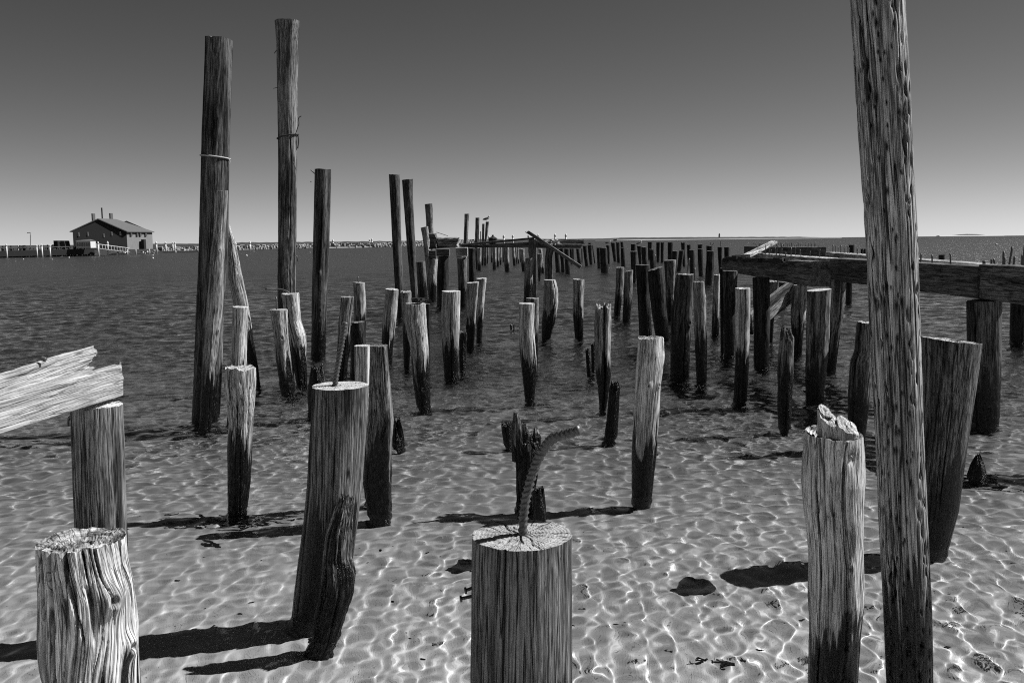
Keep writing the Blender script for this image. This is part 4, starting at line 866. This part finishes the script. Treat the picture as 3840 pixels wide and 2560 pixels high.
MB().lathe(l0, [(hl * .24, -1), (hl * .20, hl * .6), (hl * .26, hl * .62), (hl * .26, hl * .68)], 8).build('tower', plain('lighthouse tower', .16), lh)
MB().lathe(l0 + np.array([0, 0, hl * .68]), [(hl * .13, 0), (hl * .13, hl * .18), (hl * .17, hl * .19), (.1, hl * .32)], 8).build('lantern', BLACK, lh)
# breakwater of stones
bw = [(560, 944.5), (700, 941), (960, 936), (1176, 931), (1400, 927.5), (1600, 922.5), (1790, 914)]
rn = random.Random(5); m_ = MB()
for k in range(1500):
    f = rn.random() ** .8; X = 560 + f * 1230; yp = np.interp(X, [q[0] for q in bw], [q[1] for q in bw]); p = uw(X, yp); D = p[1]
    h = D * .0042 * rn.random() ** 1.1; r_ = D * .0016 * rn.uniform(.5, 1.4); c = (p[0], p[1] + rn.uniform(0, 4) + h, h)
    V = []
    for z in (-1, 1):
        for x, y in ((-1, -1), (1, -1), (1, 1), (-1, 1)): V.append((c[0] + x * r_ * rn.uniform(.6, 1.3), c[1] + y * r_ * rn.uniform(.6, 1.3), c[2] + z * r_ * rn.uniform(.4, .9)))
    m_.add(V, [(0, 3, 2, 1), (4, 5, 6, 7), (0, 1, 5, 4), (1, 2, 6, 5), (2, 3, 7, 6), (3, 0, 4, 7)])
o = m_.build('breakwater_stones', ROCK); o['kind'] = 'stuff'; o['label'] = 'long breakwater of pale tumbled stones across the harbour'
V = []; F = []
for k, X in enumerate(np.linspace(556, 1792, 60)):
    p = uw(X, np.interp(X, [q[0] for q in bw], [q[1] for q in bw])); h = p[1] * .0022
    for (dy, z) in ((-.5, -1), (-.4, p[1] * .0006), (2, h), (6, h), (9, -1)): V.append((p[0], p[1] + dy, z))
for k in range(59):
    for q in range(4): F.append((k * 5 + q, (k + 1) * 5 + q, (k + 1) * 5 + q + 1, k * 5 + q + 1))
o = mesh_obj('breakwater_core', V, F, DROCK); o['kind'] = 'structure'
# capped mooring piles in the harbour
def mooring(tg, x, ytop, wpx, ywater, label, D=None):
    X, Yt = px(tg, x, ytop); _, Yw = px(tg, x, ywater); b_ = uw(X, Yw) if D is None else uz(X, Yw, D); b_[2] = -.5
    t = uz(X, Yt, b_[1]); r_ = wpx * CR[tg][2] * b_[1] / FPX / 2; H_ = t[2]
    r = root_at('mooring_pile', label, 'mooring pile', (b_[0], b_[1], 0), 'white-capped mooring piles in the harbour')
    MB().lathe((b_[0], b_[1], -.5), [(r_ * .85, 0), (r_ * .85, H_ + .5 - r_ * 3)], 10).build('shaft', WHITE if r_ < 99 else GREYF, r, True)
    MB().lathe((b_[0], b_[1], H_ - r_ * 3), [(r_, 0), (r_ * 1.08, r_ * .9), (r_ * .75, r_ * 2.), (r_ * .1, r_ * 3)], 10).build('cap', WHITE, r, True)
for k, (x, yt, w_, yw) in enumerate(((1632, 448, 32, 640), (1870, 433, 34, 640), (2018, 433, 32, 640))):
    mooring('I', x, yt, w_, yw - 30, '%s of the capped mooring piles above the sagging beam' % ('leftmost', 'second from left', 'third from left')[k])
for k, (x, yt, w_) in enumerate(((598, 285, 38), (778, 278, 38), (1088, 270, 40), (1285, 270, 40))):
    mooring('J', x, yt, w_, 455, ('capped mooring pile above the top of the dark square post', 'capped mooring pile behind the upper half of the fallen plank', 'left one of two capped mooring piles above the ragged deck', 'right one of two capped mooring piles above the ragged deck')[k])
for k, (x, yt, w_, yw) in enumerate(((540, 782, 26, 876), (698, 770, 24, 872), (1612, 752, 22, 850), (2016, 748, 18, 838), (2041, 743, 18, 838))):
    mooring('B', x, yt, w_, yw, ('capped mooring pile right beside the pale curved log', 'capped mooring pile alone between the curved log and the highest grey pile', 'capped mooring pile right of the tall dark pile', 'left one of the close pair of mooring piles on the breakwater', 'right one of the close pair of mooring piles on the breakwater')[k])
LBL = ['at the far left edge of the pier', 'just right of the pier lamp post', 'midway between lamp post and shed', 'left of the shed on the pier', 'in front of the gangway head', 'before the dark gable wall', 'near the foot of the gangway', 'at the corner of the pale house wall', 'before the pale house wall', 'right of the pale house wall', 'in the harbour gap right of the house', 'left one of the pair right of the house', 'right one of the pair right of the house']
for k, (x, yt, yw, w_) in enumerate(((100, 785, 975, 22), (515, 795, 960, 20), (585, 785, 965, 24), (695, 792, 958, 22), (1360, 752, 950, 24), (1492, 750, 940, 26), (1628, 750, 930, 26), (1750, 752, 925, 28), (1870, 755, 920, 24), (2055, 750, 915, 22))):
    mooring('W', x, yt, w_, yw + 8, 'small capped mooring pile ' + LBL[k])
for k, (x, yt, yw, w_) in enumerate(((1440, 502, 600, 18), (1525, 503, 598, 16), (1590, 503, 596, 14), (1610, 503, 596, 14))):
    mooring('A', x, yt, w_, yw, 'tall capped mooring pile ' + LBL[9 + k])
# pier with house
def pp(x, y, dD=0): D = 150 + 12 * (x / 1300.) + dD; return uz(*px('W', x, y), D)
S_ = .27234 * 158 / FPX
pier = root_at('pier', 'dark timber pier on many posts carrying the house at far left', 'pier', pp(500, 980))
Vd = []
for (x, yt) in ((-250, 893), (1300, 858)):
    for (dy, yy) in ((0, yt), (16, yt)): p = pp(x, yy, dy); Vd.append((p[0], p[1], pp(x, yt)[2])); 
zt0, zt1 = pp(-250, 893)[2], pp(1300, 858)[2]
V = [(*Vd[0][:2], zt0), (*Vd[2][:2], zt1), (*Vd[3][:2], zt1), (*Vd[1][:2], zt0)]; V += [(x, y, z - .9) for (x, y, z) in V]
adopt(mesh_obj('deck', V, [(0, 1, 2, 3), (7, 6, 5, 4), (0, 4, 5, 1), (1, 5, 6, 2), (2, 6, 7, 3), (3, 7, 4, 0)], BLACK, smooth=False), pier)
rn = random.Random(2)
for k in range(64):
    x = -220 + k * 24 + rn.uniform(-6, 6); p = pp(x, 985 - .025 * x, rn.choice((.3, .3, 4, 8, 12)))
    MB().lathe((p[0], p[1], -.6), [(.14, 0), (.13, .6 + pp(x, 890 - .027 * x)[2] + (.0 if rn.random() < .7 else .9))], 7).build('piling', BLACK if rn.random() < .75 else WHITE, pier)
m_ = MB()
for k in range(26):
    x = -200 + k * 55; p = pp(x, 870 - .027 * x, .2); m_.box((p[0], p[1], p[2]), (.035, .035, .3))
p = pp(-240, 850, .2); q_ = pp(960, 830, .2); m_.add([(p[0], p[1], p[2]), (q_[0], q_[1], q_[2]), (q_[0], q_[1], q_[2] + .12), (p[0], p[1], p[2] + .12), (p[0], p[1] + .1, p[2]), (q_[0], q_[1] + .1, q_[2]), (q_[0], q_[1] + .1, q_[2] + .12), (p[0], p[1] + .1, p[2] + .12)], [(0, 1, 2, 3), (7, 6, 5, 4), (3, 2, 6, 7), (0, 4, 5, 1)])
m_.build('railing', plain('grey railing', .12), pier)
# house
hs = root_at('pier_house', 'dark gabled wooden house with two chimneys on the pier, far left', 'house', pp(1360, 860))
def prism(V, F, nm, mat, par): return adopt(mesh_obj(nm, V, F, mat, smooth=False), par)
fl, frt, ap = pp(1000, 620, 1), pp(1742, 610, 1), pp(1360, 455, 1); bk = 13.0
side_r = uz(*px('W', 2095, 625), 163 + bk); 
dvec = np.array([side_r[0] - frt[0], side_r[1] - frt[1], 0])
zb0 = pp(1300, 870)[2]
def dn(p, z=None): return (p[0], p[1], zb0 if z is None else z)
fl[2] = frt[2] = (fl[2] + frt[2]) / 2
V = [dn(fl), dn(frt), tuple(frt), tuple(ap), tuple(fl)]; V += [(v[0] + dvec[0], v[1] + dvec[1], v[2]) for v in V]
prism(V, [(0, 1, 2, 3, 4), (9, 8, 7, 6, 5), (0, 5, 6, 1), (4, 9, 5, 0)], 'gable_wall', SHING, hs)
prism([V[1], V[6], V[7], V[2]], [(0, 1, 2, 3)], 'side_wall', plain('pale side shingles', .22, .9, .25, 1.5), hs)
ov = .35; up_ = .08
rp = [np.array(fl) + [-ov, -.4, -.15], np.array(ap) + [0, -.4, up_], np.array(frt) + [ov, -.4, -.15]]
rq = [p_ + np.array([dvec[0], dvec[1] + .6, 0]) for p_ in rp]; ridge_back = rp[1] + np.array([dvec[0] * .98, dvec[1], 0])
rq[1] = rp[1] + (rq[1] - rp[1]) * .62        # hipped far end
V = [*rp, *rq]; V = [tuple(v) for v in V] + [tuple(np.array(v) + [0, 0, .15]) for v in V]
prism(V, [(0, 3, 4, 1), (1, 4, 5, 2), (3, 5, 4), (7, 10, 9, 6), (8, 11, 10, 7), (9, 10, 11), (0, 1, 7, 6), (1, 2, 8, 7), (2, 5, 11, 8), (5, 3, 9, 11), (3, 0, 6, 9)], 'roof', ROOF, hs)
for (x0, x1, y0, y1) in ((1262, 1312, 370, 500), (1505, 1558, 365, 520)):
    a_ = pp(x0, y0, 3.5); b_ = pp(x1, y1, 3.5); c_ = (a_ + b_) / 2; MB().box(c_, ((b_[0] - a_[0]) / 2 * .8, .3, (a_[2] - b_[2]) / 2), -.35).build('chimney', BRICK, hs)
a_ = pp(1400, 290, 5); b_ = pp(1400, 470, 5); MB().lathe((a_[0], a_[1], b_[2]), [(.13, 0), (.13, a_[2] - b_[2])], 8).build('stove_pipe', BLACK, hs)
for (x, y) in ((1075, 655), (1200, 650), (1420, 670), (1530, 648), (1652, 645)):
    p = pp(x, y, 1); f_ = MB().box((p[0], p[1] - .06, p[2]), (.20, .05, .34)).build('window', plain('window trim', .4), hs); g_ = MB().box((p[0], p[1] - .12, p[2]), (.14, .03, .27)).build('pane', GLASSY, hs)
for f in (.15, .38, .5, .72):
    p = np.array(frt) + dvec * f; MB().box((p[0] + .06, p[1] - .05, p[2] - .55), (.12, .35, .3), 0).build('window', GLASSY, hs)
p = np.array(frt) + dvec * .55; MB().box((p[0] + .5, p[1] - .3, zb0 + .9), (.25, .5, .9)).build('door', BLACK, hs)
# kiosk at the head of the gangway
kz = root_at('white_kiosk', 'small white hut with pitched roof before the dark gable wall', 'hut', pp(1200, 850))
a_, b_ = pp(1050, 845, -1), pp(1340, 745, -1); m_ = MB(); cx, cy = (a_[0] + b_[0]) / 2, a_[1]; hw_ = (b_[0] - a_[0]) / 2; hz = (b_[2] - a_[2])
m_.box((cx, cy + 1, a_[2] + hz / 2), (hw_, 1., hz / 2)).build('wall', WHITE, kz)
V = [(cx - hw_ - .1, cy - .1, b_[2]), (cx + hw_ + .1, cy - .1, b_[2]), (cx + hw_ * .6, cy + 1, b_[2] + .28), (cx - hw_ - .1, cy + 1, b_[2] + .1), (cx + hw_ + .1, cy + 2.1, b_[2]), (cx - hw_ - .1, cy + 2.1, b_[2])]
prism(V, [(0, 1, 2, 3), (3, 2, 4, 5), (1, 4, 2), (0, 3, 5), (0, 5, 4, 1)], 'roof', ROOF, kz)
for k in range(6): MB().box((cx - hw_ * .8 + k * hw_ * .32, cy - .03, a_[2] + hz * .5), (.12, .04, hz * .25)).build('window', GLASSY, kz)
# gangway
gw = root_at('gangway', 'white sloping gangway with lattice rails from pier down to the floats', 'gangway', pp(1600, 900))
a_, b_ = pp(1330, 850, -1.2), pp(1770, 905, -1.2); m_ = MB()
for (o1, o2) in ((0, .06), (.75, .81)):
    m_.add([(a_[0], a_[1], a_[2] + o1), (b_[0], b_[1], b_[2] + o1), (b_[0], b_[1], b_[2] + o2), (a_[0], a_[1], a_[2] + o2), (a_[0], a_[1] + .7, a_[2] + o1), (b_[0], b_[1] + .7, b_[2] + o1), (b_[0], b_[1] + .7, b_[2] + o2), (a_[0], a_[1] + .7, a_[2] + o2)],
           [(0, 1, 2, 3), (7, 6, 5, 4), (3, 2, 6, 7), (0, 4, 5, 1)])
for k in range(12):
    p = a_ + (b_ - a_) * k / 11.; m_.box((p[0], p[1], p[2] + .4), (.04, .04, .4))
m_.build('rails', WHITE, gw)
# lamp, shed
lp = root_at('pier_lamp', 'thin lamp post with side arm standing on the pier', 'lamp post', pp(420, 860)); a_ = pp(420, 862); b_ = pp(420, 632); c_ = pp(375, 636)
tube('post', [a_, b_], .07, plain('galvanised', .3), n=6, parent=lp); tube('lamp_arm', [b_, c_], .07, STEEL, n=6, parent=lp)
tr = root_at('box_truck', 'dark box truck parked on the pier left of the house', 'truck', pp(830, 860)); a_, b_ = pp(742, 850, 2), pp(820, 742, 2); cc_ = pp(930, 850, 2)
MB().box(((a_[0] + b_[0]) / 2, a_[1] + 2, (a_[2] + b_[2]) / 2), ((b_[0] - a_[0]) / 2, 2, (b_[2] - a_[2]) / 2)).build('box_body', BLACK, tr)
V = [(b_[0] + .01, a_[1] + 1, a_[2]), (cc_[0], a_[1] + 1, a_[2]), (cc_[0], a_[1] + 1, a_[2] + .35), (b_[0] + .7, a_[1] + 1, b_[2] - .05), (b_[0] + .01, a_[1] + 1, b_[2])]; V += [(x, y + 1.8, z) for x, y, z in V]
prism(V, [(4, 3, 2, 1, 0), (5, 6, 7, 8, 9), (0, 1, 6, 5), (1, 2, 7, 6), (2, 3, 8, 7), (3, 4, 9, 8), (4, 0, 5, 9)], 'cab', CANV, tr)
for k in (.1, .6, .9): MB().box((a_[0] + (cc_[0] - a_[0]) * k, a_[1] + .9, a_[2] - .0), (.16, .1, .16)).build('wheel', BLACK, tr)
bt = root_at('covered_boat', 'dark covered boat stored on the pier left of the lamp post', 'boat', pp(320, 860)); a_, b_ = pp(235, 855, 1), pp(412, 818, 1)
V = [(a_[0], a_[1], a_[2]), (b_[0], a_[1], a_[2]), (b_[0] - .1, a_[1], b_[2]), (a_[0] + .3, a_[1], b_[2])]; V += [(x, y + 1, z) for x, y, z in V]
prism(V, [(0, 1, 2, 3), (7, 6, 5, 4), (3, 2, 6, 7), (0, 3, 7, 4), (1, 5, 6, 2)], 'hull', BLACK, bt)
# moored boats
def boat(tg, x, y, L, label, cabin=True):
    p = uw(*px(tg, x, y)); r = root_at('moored_boat', label, 'boat', p, 'boats moored by the pier house'); h = L * .13
    sec = [(-.5, .14, 1.0), (-.2, .18, .95), (.2, .17, 1.0), (.42, .09, 1.2), (.5, .005, 1.35)]; V, F = [], []
    for (f, wd_, hz) in sec: V += [(p[0] + f * L, p[1] - wd_ * L, h * hz), (p[0] + f * L, p[1] - wd_ * L * .6, -.1), (p[0] + f * L, p[1] + wd_ * L * .6, -.1), (p[0] + f * L, p[1] + wd_ * L, h * hz)]
    for k in range(4):
        for q in range(4): F.append((k * 4 + q, (k + 1) * 4 + q, (k + 1) * 4 + (q + 1) % 4, k * 4 + (q + 1) % 4))
    F.append((0, 1, 2, 3)); adopt(mesh_obj('hull', V, F, HULL, smooth=False), r)
    if cabin:
        MB().box((p[0] + L * .05, p[1], h + L * .09), (L * .16, L * .1, L * .09)).build('cabin', WHITE, r); MB().box((p[0] + L * .05, p[1] - L * .1, h + L * .12), (L * .13, .02, L * .035)).build('window', GLASSY, r)
boat('W', 1700, 932, 1.9, 'white boat with cabin at the foot of the gangway'); boat('W', 1560, 938, 1.8, 'low white skiff left below the gangway', False); boat('W', 1640, 945, 1.0, 'tiny dinghy under the lower end of the gangway', False)
boat('W', 1950, 925, 1.7, 'white boat with cabin before the pale house wall'); boat('W', 2080, 922, 1.4, 'small white boat right of the pale house wall', False); boat('W', 2010, 922, 1.9, 'workboat with tall rig before the pale house wall'); boat('A', 1560, 606, 3.0, 'long low white boat right of the house', False); boat('A', 1680, 604, 2.4, 'white cabin boat at the breakwater end left of the tallest pile'); boat('A', 1770, 603, 3.2, 'low pale boat just left of the tallest left pile', False); boat('W', 893, 985, 1.5, 'low white rowing boat before the pier posts', False)
# buoys
def buoy(tg, x, y, r_, label):
    p = uw(*px(tg, x, y)); rr_ = r_ * CR[tg][2] * p[1] / FPX
    o = MB().lathe((p[0], p[1], 0), [(rr_ * .4, -rr_ * .5), (rr_ * .95, 0), (rr_, rr_ * .5), (rr_ * .7, rr_ * 1.2), (rr_ * .2, rr_ * 1.5)], 12).build('mooring_buoy', WHITE, smooth=True); tag(o, label, 'buoy', 'white mooring buoys')
for a_ in ((('A', 215, 668, 5), 'white buoy below the pier lamp post'), (('A', 145, 688, 3), 'tiny buoy at the left, lowest below the pier'), (('A', 480, 670, 4), 'small buoy below the box truck'), (('A', 1405, 661, 9), 'largest buoy, lower one of two right of the house'), (('A', 1405, 633, 6), 'upper one of two buoys right of the house'),
           (('B', 660, 940, 11), 'white buoy between the pale curved log and the highest grey pile'), (('B', 740, 893, 5), 'tiny buoy close to the breakwater right of the curved log'), (('B', 1358, 903, 5), 'tiny buoy just left of the tall scarred dark pile'), (('E', 2080, 520, 11), 'lone white buoy on open water at far right'),
           (('L', 655, 212, 7), 'white speck buoy above the left end of the spiked far beam'), (('K', 1790, 930, 6), 'white speck among the far piles')):
    if a_[0][0] != 'K': buoy(*a_[0], a_[1])
nb = root_at('channel_marker', 'dark pointed channel marker beyond the gull pole', 'buoy', uz(*px('I', 1690, 520), 300)); p0 = uz(*px('I', 1690, 498), 300); p1 = uz(*px('I', 1690, 438), 300); hh = p1[2] - p0[2]
MB().lathe(p0 - np.array([0, 0, 2.]), [(1.1, 0), (1.5, 1.9), (1.4, 2.1), (.35, 2 + hh * .6), (.3, 2 + hh)], 8).build('buoy_body', BLACK, nb)
print('objects', len(bpy.data.objects), 'verts', sum(len(m.vertices) for m in bpy.data.meshes))
